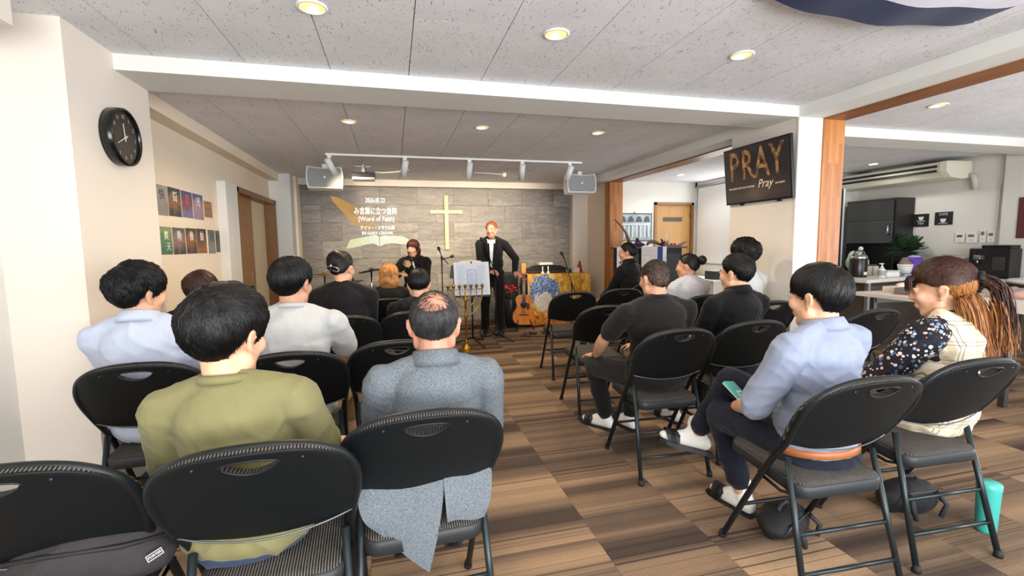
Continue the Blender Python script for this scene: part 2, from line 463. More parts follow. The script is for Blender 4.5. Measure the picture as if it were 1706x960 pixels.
MB().box((-0.004, -0.62, -1.33), (0.0, 0.60, -0.0)).build('fabric', M('E9EBEA', 0.8, bump=0.1, bscale=300), bl)
MB().cyl((-0.002, -0.62, -1.335), (-0.002, 0.60, -1.335), 0.009, seg=8).build('bottom_bar', M('BFC1C0', 0.4, 0.4), bl)
struct('wall_kitchen_back', MB().box((5.5, 5.9, 0), (7.6, 6.1, CEIL)), M_KIT)
struct('wall_kitchen_right', MB().box((7.3, 4.02, 0), (7.6, 5.95, CEIL)).box((7.22, 2.4, 0), (7.6, 4.02, CEIL)), M_KIT)
struct('wall_right_low', MB().box((7.22, -2.6, 0), (7.6, 2.4, 0.5)).box((7.22, -2.6, 2.3), (7.6, 2.4, CEIL)).box((7.22, -2.6, 0), (7.6, -2.0, CEIL)), M_KIT)
struct('trim_kitchen_beam', MB().box((3.54, 3.47, 2.29), (7.3, 3.8, CEIL-.001)), M_BEAM)
bw = MB().box((-2.0, -2.7, 0), (7.6, -2.5, 0.4)).box((-2.0, -2.7, 2.3), (7.6, -2.5, CEIL)).box((-2.0, -2.7, 0), (-1.1, -2.5, CEIL)).box((4.3, -2.7, 0), (7.6, -2.5, CEIL))
struct('wall_back', bw, M_WHITE)
for nm, a, b in (('baseboard_left', (-1.68, 3.4, 0), (-1.668, 5.24, 0.06)), ('baseboard_front', (-1.36, 7.775, 0), (3.07, 7.788, 0.05)), ('baseboard_side', (3.352, 6.92, 0), (3.36, 7.66, 0.06)), ('baseboard_column', (-1.42, 2.63, 0), (-1.412, 3.38, 0.06))):
    struct(nm, MB().box(a, b), M('6A5747', 0.5))

# ---- downlights
M_RING = M('EDEBE4', 0.4); M_BULB = M('FFF3DC', 0.4, emit='FFE9C4', estr=5.0); M_REFL = M('FFE9C0', 0.3, emit='FFB45A', estr=1.15)
M_BULBW = M('FFFFFF', 0.4, emit='FFF8F0', estr=12.0)
def downlight(x, y, warm, power, label, n=[0]):
    t = thing('downlight', label, 'downlight', (x, y, CEIL), 0, 'recessed ceiling downlights')
    MB().lathe([(0.052, -0.001), (0.064, -0.001), (0.066, -0.005), (0.056, -0.009), (0.052, -0.004)], seg=28).build('trim_ring', M_RING, t)
    MB().lathe([(0.0, -0.0012), (0.053, -0.0012), (0.053, -0.0035), (0.0, -0.0035)], seg=28).build('reflector', M_REFL if warm else M_BULBW, t)
    MB().lathe([(0.0, -0.0036), (0.026, -0.0036), (0.024, -0.008), (0.0, -0.009)], (0, 0.018, 0), seg=20).build('bulb', M_BULB if warm else M_BULBW, t)
    l = bpy.data.lights.new('downlight_lamp', 'SPOT'); l.energy = power; l.spot_size = 2.85; l.spot_blend = 0.5; l.shadow_soft_size = 0.05
    l.color = (1.0, 0.80, 0.56) if warm else (1.0, 0.95, 0.88)
    o = bpy.data.objects.new('lamp', l); COL.objects.link(o); o.location = (0, 0, -0.03); o.parent = t
for x, y, wm, pw, lb in (
    (-0.306, 2.275, 1, 15, 'warm recessed downlight in the near ceiling, left one of three before the beam'),
    (0.831, 2.283, 1, 15, 'warm recessed downlight in the near ceiling, middle one of three before the beam'),
    (1.943, 2.297, 1, 15, 'warm recessed downlight in the near ceiling, beside the hanging navy flag'),
    (-0.323, 4.202, 1, 55, 'warm downlight beyond the beam, left one of three above the audience'),
    (0.81, 4.174, 1, 36, 'warm downlight beyond the beam, middle one of three above the audience'),
    (1.925, 4.152, 1, 44, 'warm downlight beyond the beam, right one of three above the audience'),
    (4.187, 2.782, 1, 17, 'round downlight in the kitchen ceiling nearest the pine header'),
    (6.475, 5.05, 0, 17, 'cool white downlight above the dark kitchen cabinet'),
    (4.361, 6.41, 0, 22, 'cool white downlight in the side room ceiling before the wooden door')):
    downlight(x, y, wm, pw, lb)
for x in (-0.306, 0.831, 1.943):
    l = bpy.data.lights.new('rear_lamp', 'SPOT'); l.energy = 15; l.spot_size = 2.5; l.spot_blend = .6; l.color = (1, .82, .6); l.shadow_soft_size = .05
    o = bpy.data.objects.new('rear_lamp', l); COL.objects.link(o); o.location = (x, 0.3, CEIL-.03)
# ================================================================== FOLDING CHAIRS
M_TUBE = M('14181A', 0.42, 0.2, 0.4); M_TUBEL = M('2A3235', 0.34, 0.5, 0.45)
M_PANEL = M('0C1012', 0.52, 0.0, 0.25, bump=0.08, bscale=220); M_VINYL = M('25282B', 0.5, 0, 0.45, bump=0.1, bscale=180)
M_RUB = M('141414', 0.7)
def ribfabric():
    t = NT('ribbed_chair_fabric'); oc = t.n('ShaderNodeTexCoord').outputs['Object']; x, y, z = t.sep(oc)
    s = t.math('SINE', t.math('MULTIPLY', x, 2*PI/0.0075))
    f = t.math('MULTIPLY_ADD', s, 0.5, 0.5)
    n = t.noise(oc, 90, 3)
    c = t.ramp(f, [(0.25, '1A1918'), (0.6, '363432'), (0.85, '8A847C')])
    c = t.mix(0.5, c, t.ramp(n, [(0.3, '131212'), (0.7, '3E3A37')]))
    t.col(c); t.bump(f, 0.5, 0.003); t.set(0.9, spec=0.15); return t.m
M_RIB = ribfabric()

def catmull(pts, per=6):
    out = []; n = len(pts)
    for i in range(n-1):
        p0, p1, p2, p3 = pts[max(i-1, 0)], pts[i], pts[i+1], pts[min(i+2, n-1)]
        for k in range(per):
            t = k/per
            out.append(tuple(0.5*((2*b)+(-a+c)*t+(2*a-5*b+4*c-d)*t*t+(-a+3*b-3*c+d)*t**3) for a, b, c, d in zip(p0, p1, p2, p3)))
    out.append(tuple(pts[-1])); return out

_PROF = [(0.0, .475), (.376, .268), (.50, .192), (.60, .112), (.70, .052), (.78, .008), (.865, -.040)]
def chy(z):
    for (z0, y0), (z1, y1) in zip(_PROF, _PROF[1:]):
        if z <= z1: return y0+(y1-y0)*(z-z0)/(z1-z0)
    return _PROF[-1][1]
_half = [(.202, 0.0), (.203, .25), (.204, .40), (.206, .52), (.216, .60), (.231, .68), (.2305, .745), (.207, .80), (.157, .838), (.085, .857), (0, .862)]
def chair_proto():
    t = thing('folding_chair', 'black folding chair', 'chair')
    hp = catmull(_half, 5)
    path = [(-x, chy(z), z) for x, z in hp] + [(x, chy(z), z) for x, z in reversed(hp[:-1])]
    MB().tube(path, 0.0125, 10).build('back_frame', M_TUBE, t)
    for s in (-1, 1):
        MB().cyl((s*.212, -0.002, 0.012), (s*.190, .135, .525), 0.0115, seg=12).build('leg', M_TUBEL, t)
        MB().lathe([(0.0, 0), (.016, 0), (.0165, .012), (.0135, .03), (0, .03)], (s*.2125, -0.003, 0), 14).build('foot_cap', M_RUB, t)
        MB().lathe([(0.0, 0), (.016, 0), (.0165, .012), (.0135, .03), (0, .03)], (s*.202, .470, 0), 14).build('foot_cap', M_RUB, t)
        MB().cyl((s*.178, .252, .415), (s*.212, .252, .415), .008, seg=10).build('hinge_bolt', M_TUBE, t)
        MB().tube([(s*.188, .105, .40), (s*.193, .16, .385), (s*.196, .262, .40)], .006, 6).build('side_link', M_TUBE, t)
    for z in (.135, .265):
        x = .2125-.0225*(z-.012)/.513; y = -0.002+.137*(z-.012)/.513
        MB().cyl((-x, y, z), (x, y, z), .008, seg=10).build('stretcher', M_TUBEL, t)
    MB().cyl((-.202, chy(.22), .22), (.202, chy(.22), .22), .008, seg=10).build('stretcher', M_TUBE, t)
    # back panel: rings between the grip hole and the outline
    out = [(-x, z) for x, z in hp if z > .590] ; out = out + [(x, z) for x, z in reversed(out[:-1]) for x in (-x,)]
    bx = out[0][0]; nb = 12
    bot = [(-bx - (-2*bx)*k/nb, 0.590 - .030*(1-(2*k/nb-1)**2)) for k in range(1, nb)]
    outline = out + [(p[0], p[1]) for p in bot]
    hc = (0, .824)
    hole = []
    for k in range(20):
        a = 2*PI*k/20; c, s_ = math.cos(a), math.sin(a)
        hole.append((0.064*c*(1-.25*abs(s_) if s_ < 0 else 1), .828+(.013 if s_ > 0 else .030)*s_ - .0*abs(c)))
    def yy(x, z, d): return chy(z) - .030*(1-min(1, (x/.232)**2)) + d
    def resample(poly, n):
        ang = []
        P = [((math.atan2(z-hc[1], x-hc[0])) % (2*PI), x, z) for x, z in poly]; P.sort()
        P = P + [(P[0][0]+2*PI, P[0][1], P[0][2])]; P = [(P[-2][0]-2*PI, P[-2][1], P[-2][2])] + P
        res = []
        for k in range(n):
            a = 2*PI*k/n
            for (a0, x0, z0), (a1, x1, z1) in zip(P, P[1:]):
                if a0 <= a <= a1:
                    f = (a-a0)/(a1-a0) if a1 > a0 else 0; res.append((x0+(x1-x0)*f, z0+(z1-z0)*f)); break
        return res
    # angular samples must keep the lower corners: use many
    N = 72; O = resample(outline, N); Hh = resample(hole, N)
    # snap nearest samples onto the bottom corners
    for cx in (bx, -bx):
        k = min(range(N), key=lambda i: (O[i][0]-cx)**2+(O[i][1]-0.590)**2); O[k] = (cx, 0.590)
    def sheet(mb, d0, d1, grow=0.0, lip=0.004, close=True):
        rows = []
        for f in (0, .15, .4, .7, 1.0):
            rows.append([(h[0]+(o[0]-h[0])*f*(1+grow*f), h[1]+(o[1]-h[1])*f*(1+grow*f*(1 if o[1] > .7 else 0))) for h, o in zip(Hh, O)])
        A = [[V((x, yy(x, z, d0), z)) for x, z in r] for r in rows]
        B = [[V((x, yy(x, z, d1), z)) for x, z in r] for r in rows]
        mid = lambda r, q: [V((x, yy(x, z, (d0+d1)/2), z)) for x, z in r]
        loop = A + [[(p+q)/2 + (p-V((0, p.y, .72))).normalized()*lip for p, q in zip(A[-1], B[-1])]] + B[::-1] + [A[0]]
        mb.rings(loop, False, False, True)
        return mb
    bp = sheet(MB(), -.008, -.003).build('back_panel', M_PANEL, t)
    sheet(MB(), -.002, .026, .030, .006).build('back_pad', M_RIB, t)
    # grip rim
    MB().tube([(x, yy(x, z, -.007), z) for x, z in hole], .0028, 6, closed=True).build('grip_rim', M_TUBE, bp)
    MB().tube([(-bx - (-2*bx)*k/nb, yy(-bx+2*bx*k/nb, 0.590, -.007), 0.590 - .030*(1-(2*k/nb-1)**2)) for k in range(0, nb+1)], .0028, 6).build('lower_rim', M('6A6D6E', .35, .6), bp)
    for s in (-1, 1):
        MB().ell((s*.115, yy(.115, .83, -.009), .83), (.004, .002, .004), u=8, v=6).build('rivet', M_TUBEL, bp)
    # seat
    def rr(w, d, r, y0, n=6):
        P = []
        for cx, cy, a0 in ((w-r, d-r, 0), (-w+r, d-r, 90), (-w+r, -d+r, 180), (w-r, -d+r, 270)):
            for k in range(n+1):
                a = math.radians(a0+90*k/n); P.append((cx+r*math.cos(a), y0+cy+r*math.sin(a)))
        return P
    sy = .272; zt = lambda y: .440+.022*(y-.07)/.4
    def ring(w, d, r, dz): return [V((x, y, zt(y)+dz)) for x, y in rr(w, d, r, sy)]
    MB().rings([ring(.180, .198, .045, -.050), ring(.186, .204, .05, -.046), ring(.187, .205, .05, -.008), ring(.181, .199, .047, 0)]).build('seat_base', M_VINYL, t)
    MB().rings([ring(.182, .200, .047, -.004), ring(.180, .198, .046, .004), ring(.160, .178, .04, .011), ring(.09, .10, .03, .016)]).build('seat_pad', M_RIB, t)
    return t
CHAIR0 = chair_proto()
# (key, x, y of the rear feet, turn in degrees, label)
CHAIRS = [
 ('near', -.86, 1.235, 2, 'black folding chair at the lower left corner with a dark backpack on its seat'),
 ('olive', -.345, 1.20, 3, 'black folding chair carrying the man in the olive shirt'),
 ('grey', .07, 1.31, 2, 'black folding chair carrying the balding man in the grey blazer'),
 ('blue', 1.58, 1.20, -3, 'black folding chair carrying the man in the pale blue shirt with brown belt'),
 ('plaid', 2.20, 1.27, -3, 'black folding chair carrying the woman with the ponytail, teal tumbler by its leg'),
 ('r5', 3.14, 2.38, 0, 'empty black folding chair between the blue-shirted man and the kitchen table'),
 ('L1', -1.03, 2.19, 4, 'black folding chair beside the left column, under the man in the light blue shirt'),
 ('L2', -.46, 2.215, 4, 'black folding chair carrying the young man in the white T-shirt'),
 ('L4', 0.0, 2.33, 3, 'empty black folding chair just ahead of the balding man in the blazer'),
 ('A', 1.49, 2.17, -2, 'black folding chair carrying the man with the buzz cut'),
 ('B', 2.06, 2.26, -2, 'black folding chair carrying the short-haired man in the black shirt'),
 ('P2', -1.15, 3.12, 4, 'black folding chair in the left block, under the brown-haired listener by the posters'),
 ('L3', -.33, 3.26, 4, 'black folding chair carrying the woman with the silver hair clip'),
 ('L5', .12, 3.34, 3, 'black folding chair carrying the dark-haired listener with a face mask'),
 ('R2', 1.54, 3.15, -2, 'empty black folding chair in front of the buzz-cut man'),
 ('A2', 2.69, 3.50, -6, 'black folding chair carrying the woman in the striped blouse'),
 ('W', 2.86, 2.97, -4, 'black folding chair by the pillar carrying the listener in the white top'),
 ('BL', -.05, 4.22, 3, 'black folding chair carrying the blonde listener near the drums'),
 ('K', -.86, 4.10, 6, 'black folding chair half hidden left of the white T-shirt man, before the brown door'),
 ('R1', 1.69, 4.17, -2, 'empty black folding chair nearest the painted piano cloth'),
 ('R3', 2.26, 4.28, -3, 'empty black folding chair between the painted cloth and the pine post'),
 ('PR', 2.86, 4.85, 18, 'black folding chair carrying the man in black before the lectern'),
]
CH = {}
for i, (k, x, y, a, lb) in enumerate(CHAIRS):
    c = CHAIR0 if i == 0 else copy_tree(CHAIR0)
    c.location = (x, y, 0); c.rotation_euler = (0, 0, math.radians(a)); tag(c, lb, 'chair', 'folding chairs of the audience'); CH[k] = c
# ================================================================== PEOPLE
_blobs = []
def blob(name, prims, mat, parent, vox=.01, smooth=4, disp=0.0, dscale=.08, mtx=None):
    """one continuous surface grown from overlapping tapered limbs and ellipsoids"""
    mb = MB()
    for p in prims:
        if p[0] == 'c':
            _, a, b, r0, r1 = p; a, b = V(a), V(b); d = (b-a); L = d.length
            d = d/L if L > 1e-6 else V((0, 0, 1)); x = d.orthogonal().normalized(); y = d.cross(x); S = 12; rs = []
            for k in (-80, -45, 0):
                c, s = math.cos(math.radians(k)), math.sin(math.radians(k))
                rs.append([a + d*r0*s + (x*math.cos(2*PI*i/S)+y*math.sin(2*PI*i/S))*r0*c for i in range(S)])
            for k in (0, 45, 80):
                c, s = math.cos(math.radians(k)), math.sin(math.radians(k))
                rs.append([b + d*r1*s + (x*math.cos(2*PI*i/S)+y*math.sin(2*PI*i/S))*r1*c for i in range(S)])
            mb.rings(rs)
        else:
            _, c, r = p[:3]; mb.ell(c, r, p[3] if len(p) > 3 else None, 20, 14)
    if mtx is not None: bmesh.ops.transform(mb.bm, matrix=mtx, verts=list(mb.bm.verts))
    o = mb.build(name, mat, parent)
    m = o.modifiers.new('r', 'REMESH'); m.mode = 'VOXEL'; m.voxel_size = vox; m.use_smooth_shade = True
    m = o.modifiers.new('s', 'SMOOTH'); m.factor = .5; m.iterations = smooth
    _blobs.append(o)
    if disp: _folds[o.name] = (disp, dscale)
    return o
_folds = {}
def crease(me, amp, sc, seed):
    """cloth folds: sharp-topped ridges running aslant over the surface"""
    n = len(me.vertices); co = [0.0]*(3*n); no = [0.0]*(3*n)
    me.vertices.foreach_get('co', co); me.vertices.foreach_get('normal', no)
    k = .36/sc; sd = V((seed*7.3, seed*3.1, seed*1.7)); N = mnoise.noise
    for i in range(0, 3*n, 3):
        x, y, z = co[i], co[i+1], co[i+2]
        q = N(V((x*3, y*3, z*3))+sd)
        a = N(V((x*k*.9+q*1.2, y*k*.9, z*k*1.7+abs(x)*k*.8+q))+sd)
        b = N(V((x*k*2.1+z*k*1.4, y*k*1.8, z*k*2.6-abs(x)*k*1.2+q*2))-sd)
        d = amp*((1-abs(a)*1.9)**3*.55*(.35+max(0, q+.25)) + (1-abs(b)*1.9)**3*.20 - .28 + q*.3)
        co[i] += no[i]*d; co[i+1] += no[i+1]*d; co[i+2] += no[i+2]*d
    me.vertices.foreach_set('co', co)

def finish_blobs():
    dg = bpy.context.evaluated_depsgraph_get()
    done = [(o, bpy.data.meshes.new_from_object(o.evaluated_get(dg))) for o in _blobs]
    for j, (o, me) in enumerate(done):
        if o.name in _folds: crease(me, _folds[o.name][0], _folds[o.name][1], j)
        nm = o.data.name; o.modifiers.clear(); o.data = me; me.name = nm
        me.polygons.foreach_set('use_smooth', [True]*len(me.polygons)); me.update()

def skinmat(c, name):
    t = NT('skin_' + name); v = t.coord(); f = t.noise(v, 14, 3); b = lin(c)
    t.col(t.ramp(f, [(.3, tuple(x*.9 for x in b[:3])+(1,)), (.7, (min(1, b[0]*1.06), b[1]*1.0, b[2]*.98, 1))]))
    t.set(.5, spec=.35, Subsurface_Weight=.12, Subsurface_Radius=(.012, .005, .003)); t.bump(t.noise(v, 240, 2), .08, .002); return t.m
SK1 = skinmat('C99A7C', 'medium'); SK2 = skinmat('D8A98A', 'light'); SK3 = skinmat('BE8870', 'ruddy')
def hairmat(c, c2, rough=.42, name='h', scale=30, sz=1.0):
    t = NT('hair_'+name); v = t.coord('Object', (1, 1, sz)); f = t.noise(v, scale, 3)
    t.col(t.ramp(f, [(.35, c), (.7, c2)])); t.set(rough, spec=.30); t.bump(t.noise(t.coord('Object', (1, 1, .35)), 320, 2), .25, .002); return t.m
H_BLACK = hairmat('060606', '121010', name='black'); H_DARK = hairmat('0E0A0B', '1E1617', name='dark'); H_BROWN = hairmat('24130F', '4A2B20', name='brown', scale=120, sz=.15)
H_BLOND = hairmat('8A5A2E', 'C08A4C', name='blond'); H_RED = hairmat('5E3320', '80492C', name='auburn'); H_GREY = hairmat('1E1D1E', '3B3938', name='greying')
H_TIP = hairmat('6E3E20', 'B07840', name='bleached', scale=170, sz=.05)

def clothmat(kind, c, c2=None, name=''):
    t = NT('cloth_'+kind+name); oc = t.n('ShaderNodeTexCoord').outputs['Object']; x, y, z = t.sep(oc); b = lin(c)
    if kind == 'plain':
        f = t.noise(oc, 9, 3); t.col(t.ramp(f, [(.3, tuple(k*.9 for k in b[:3])+(1,)), (.7, tuple(min(1, k*1.06) for k in b[:3])+(1,))]))
        t.bump(t.noise(oc, 500, 2), .15, .001); t.set(.85, spec=.2, Sheen_Weight=.08)
    elif kind == 'heather':
        f = t.noise(t.coord('Object', (1, 1, 2.2)), 330, 4, .75); g = t.noise(t.coord('Object', (2.2, 1, 1)), 220, 3, .7)
        cc = t.ramp(f, [(.36, c), (.5, '62686E'), (.64, c2)]); cc = t.mix(.5, cc, t.ramp(g, [(.36, c), (.62, c2)]))
        t.col(cc); t.bump(f, .3, .002); t.set(.9, spec=.15)
    elif kind == 'stripe':
        s = t.math('GREATER_THAN', t.math('FRACT', t.math('MULTIPLY', z, 1/.0115)), .66)
        t.col(t.mix(s, b, lin(c2))); t.set(.85, spec=.2)
    elif kind == 'floral':
        vo = t.n('ShaderNodeTexVoronoi'); vo.inputs['Scale'].default_value = 66; t.l(oc, vo.inputs['Vector'])
        cx, cy, cz = t.sep(vo.outputs['Color'])
        dots = t.math('LESS_THAN', vo.outputs['Distance'], t.math('MULTIPLY_ADD', cx, .40, .24))
        pal = t.ramp(cy, [(0, '20222E'), (.22, '7F8FA8'), (.42, 'D8CFC8'), (.58, '46566E'), (.72, 'CFA28C'), (.85, '20222E'), (.95, 'B9C4CC')], 'CONSTANT')
        t.col(t.mix(dots, lin('1B1B22'), pal)); t.set(.8, spec=.2)
    elif kind == 'plaid':
        def line(src, p, wdt, ph=0): return t.math('LESS_THAN', t.math('FRACT', t.math('MULTIPLY_ADD', src, 1/p, ph)), wdt)
        u = x
        cc = t.mix(t.math('MULTIPLY', line(u, .085, .22), .55), lin('CDC5B2'), lin('A58D66'))
        cc = t.mix(t.math('MULTIPLY', line(z, .085, .2, .3), .45), cc, lin('BFAE8E'))
        for s_, p, ph in ((u, .085, .55), (u, .085, .7), (z, .085, .62), (z, .085, .8)):
            cc = t.mix(t.math('MULTIPLY', line(s_, p, .035, ph), .75), cc, lin('5B5348'))
        t.col(cc); t.set(.85, spec=.2); t.bump(t.noise(oc, 400, 2), .12, .001)
    return t.m
C_BLACK = clothmat('plain', '0D0D0F'); C_CHAR = clothmat('plain', '191819', name='c'); C_NAVY = clothmat('plain', '151926', name='n')

def R3(yaw=0, pitch=0, roll=0):
    """yaw + turns left, pitch + looks down, roll + tips to the right (degrees)"""
    return (Matrix.Rotation(math.radians(yaw), 3, 'Z') @ Matrix.Rotation(-math.radians(pitch), 3, 'X') @ Matrix.Rotation(math.radians(roll), 3, 'Y'))

def ik(S, W, l1, l2, pole):
    S, W = V(S), V(W); d = W-S; L = min(d.length, (l1+l2)*.995); u = d.normalized(); W = S+u*L
    a = (l1*l1-l2*l2+L*L)/(2*L); h = math.sqrt(max(0, l1*l1-a*a)); p = V(pole); p = (p-u*p.dot(u)).normalized()
    return S+u*a+p*h, W

def hand_prims(w, d, back, thumb, curl=.35, s=1.0, spread=.12):
    """palm and five fingers: w wrist, d along the hand, back = back-of-hand normal, thumb = side the thumb leaves from"""
    w, d = V(w), V(d).normalized(); back = V(back); back = (back-d*back.dot(d)).normalized(); sd = d.cross(back).normalized()
    if sd.dot(V(thumb)) < 0: sd = -sd
    P = [('c', w, w+d*.03*s, .025*s, .024*s)]
    for k, (off, L, r) in enumerate(((.030, .072, .0088), (.010, .080, .0092), (-.011, .075, .0088), (-.030, .058, .0078))):
        kn = w + d*(.088-.006*abs(k-1))*s + sd*off*s
        P.append(('c', w+d*.02*s+sd*off*.55*s, kn, .0155*s, .0125*s))
        c = curl; dirv = (d + sd*(off/.03)*spread).normalized(); q = kn
        for m, (f, bend) in enumerate(((.45, 1.0), (.32, 1.25), (.23, .8))):
            a = c*bend; dirv = (dirv*math.cos(a) - back*math.sin(a)).normalized()
            back_k = (back - dirv*back.dot(dirv)).normalized()
            q2 = q + dirv*L*f*s; P.append(('c', q, q2, r*s*(1-.07*m), r*s*(1-.07*(m+1)))); q = q2
    b = w + d*.022*s + sd*.024*s; t1 = b + (d*.75+sd*.75-back*.35).normalized()*.038*s
    t2 = t1 + (d*.95+sd*.25-back*(.3+.4*curl)).normalized()*.03*s; t3 = t2 + (d*.95-sd*.1-back*(.3+.5*curl)).normalized()*.024*s
    P += [('c', w+d*.01*s, b, .018*s, .016*s), ('c', b, t1, .0145*s, .0115*s), ('c', t1, t2, .0108*s, .0098*s), ('c', t2, t3, .0098*s, .0082*s)]
    return P

def head_prims(f=0):
    """f = 0 man, 1 woman; head frame: +Y is where the face looks"""
    P = [('e', (0, -.012, .025), (.075, .092, .088)), ('e', (0, .030, -.028), (.061, .060, .082)),
         ('e', (0, .058, -.092), (.024-.004*f, .024, .022)), ('c', (-.034, .080, .012), (.034, .080, .012), .012, .012),
         ('c', (0, .090, .006), (0, .104-.004*f, -.026), .0085, .0125), ('e', (.012, .094, -.031), (.010, .012, .008)), ('e', (-.012, .094, -.031), (.010, .012, .008)),
         ('c', (-.015, .086, -.056), (.015, .086, -.056), .0075, .0075), ('c', (-.013, .085, -.068), (.013, .085, -.068), .008, .008)]
    for s in (-1, 1):
        P += [('e', (s*.036, .062, -.024), (.026, .026, .026)), ('c', (s*.050, .008, -.060), (s*.018, .060, -.094), .025, .02),
              ('e', (s*.077, -.012, -.012), (.007, .017, .027), (0, 0, s*.35))]
        ear = [(s*.083, .000, .000), (s*.087, -.006, .016), (s*.089, -.020, .020), (s*.089, -.029, .008), (s*.086, -.026, -.014), (s*.081, -.012, -.034), (s*.078, -.002, -.036)]
        P += [('c', a, b, .0052, .0052) for a, b in zip(ear, ear[1:])]
        P += [('c', ear[-1], (s*.077, -.002, -.028), .007, .006)]
    return P

def lerp_line(line, az):
    az = abs(az)
    for (a0, e0), (a1, e1) in zip(line, line[1:]):
        if az <= a1: return e0+(e1-e0)*(az-a0)/(a1-a0)
    return line[-1][1]
SHORT = [(0, 38), (30, 36), (50, 24), (66, 4), (78, -8), (86, -4), (96, 8), (106, -8), (120, -36), (180, -50)]
MOP = [(0, 14), (30, 12), (52, 4), (66, -6), (78, -14), (86, -2), (97, 2), (106, -14), (122, -40), (150, -60), (180, -66)]
BOB = [(0, 14), (30, 10), (44, -6), (54, -48), (80, -56), (120, -60), (180, -60)]
BACKUP = [(0, 42), (30, 38), (56, 22), (74, 6), (92, 10), (104, -4), (120, -32), (180, -50)]
def hair(parent, Mh, line, mat, ells=None, th=.014, n=900, crown=(0, -.55, .83), L=.075, w=.0042, seed=1, jit=.25, lift=.004, bald=None, tip=None, rag=6, down=0.0, strands_mat=None, flow=None, tou=.004, cap=True):
    rnd = random.Random(seed); C0 = V((0, -.012, .012))
    E = [((0, -.012, .025), (.079, .096, .092))]; X_ = ells or []
    def rad(d):
        best = .03
        for c, r in E + X_:
            o = V(((C0[i]-c[i])/r[i] for i in range(3))); dd = V((d[i]/r[i] for i in range(3)))
            A = dd.dot(dd); B = o.dot(dd); Cc = o.dot(o)-1; D = B*B-A*Cc
            if D > 0: best = max(best, (-B+math.sqrt(D))/A)
        e = math.degrees(math.asin(max(-1, min(1, d.z)))); q = max(0, min(1, (e+55)/85)); q = q*q*(3-2*q)
        mi = max(0, min(1, inside(d)/30.0)); tp_ = (.22+.78*mi**.7)*(1-.22*abs(d.x))
        return best + (th-.004)*(.25+.75*q)*tp_ + tou*mi*(mnoise.noise(d*4.2+V((seed*3.1, 0, 0)))*.6+mnoise.noise(d*9+V((0, seed*2.3, 0)))*.4)*q
    cr = V(crown).normalized()
    def inside(d):
        az = math.degrees(math.atan2(d.x, d.y)); el = math.degrees(math.asin(max(-1, min(1, d.z))))
        m = el - lerp_line(line, az)
        if bald:
            for bd, ang in bald:
                m = min(m, math.degrees(d.angle(V(bd)))-ang)
        return m
    nu, nv = 56, 36; rs = []
    for j in range(nv+1):
        el = math.radians(-80+170*j/nv) if j < nv else PI/2
        el = math.radians(-82 + 171.5*j/nv)
        ring = []
        for i in range(nu):
            a = 2*PI*i/nu; d = V((math.sin(a)*math.cos(el), math.cos(a)*math.cos(el), math.sin(el)))
            q = max(0.0, min(1.0, (inside(d)+2.5)/6.0)); q = q*q*(3-2*q)
            r = rad(d)
            ring.append(Mh @ (C0+d*(.045*(1-q)+r*q)))
        rs.append(ring)
    o = MB().rings(rs).build('hair', mat, parent) if cap else parent
    mb = MB(); k = 0; tries = 0
    while k < n and tries < n*12:
        tries += 1
        z = rnd.uniform(-.8, 1); a = rnd.uniform(-PI, PI); c = math.sqrt(1-z*z); d = V((math.sin(a)*c, math.cos(a)*c, z))
        if inside(d) < 1.5: continue
        k += 1; pts = []; wv = w*rnd.uniform(.6, 1.4); LL = L*rnd.uniform(.6, 1.25); step = LL/5; lf = rnd.uniform(0, 1)
        ja = rnd.gauss(0, jit)
        for s in range(6):
            r = rad(d); p = C0+d*(r + lift*(.15+lf*.85*(s/5)**1.2)); pts.append((p, d.copy()))
            t = (d - cr); t = t - d*t.dot(d)
            if flow is not None: t = V(flow(d)); t = t - d*t.dot(d)
            if t.length < 1e-3: t = d.orthogonal()
            t = t.normalized(); t = (t*math.cos(ja)+d.cross(t)*math.sin(ja)); t = t + V((0, 0, -down)); t = (t-d*t.dot(d)).normalized()
            nd = (C0+d*r + t*step - C0).normalized()
            if inside(nd) < -rag*lf: break
            d = nd
        if len(pts) < 3: continue
        prev = None; m = len(pts)
        for s, (p, dd) in enumerate(pts):
            tn = (pts[min(s+1, m-1)][0]-pts[max(s-1, 0)][0]).normalized(); sd = tn.cross(dd).normalized()
            ww = wv*(1-.85*(s/(m-1))**1.5)*.5
            cur = [mb.bm.verts.new(Mh @ (p-sd*ww-dd*.0012)), mb.bm.verts.new(Mh @ (p+dd*.0008)), mb.bm.verts.new(Mh @ (p+sd*ww-dd*.0012))]
            if prev:
                for i in (0, 1):
                    f = mb._f([prev[i], prev[i+1], cur[i+1], cur[i]]); f.smooth = True
            prev = cur
    s_ = mb.build('hair_strands', strands_mat or mat, o); s_['kind'] = 'stuff'
    return o

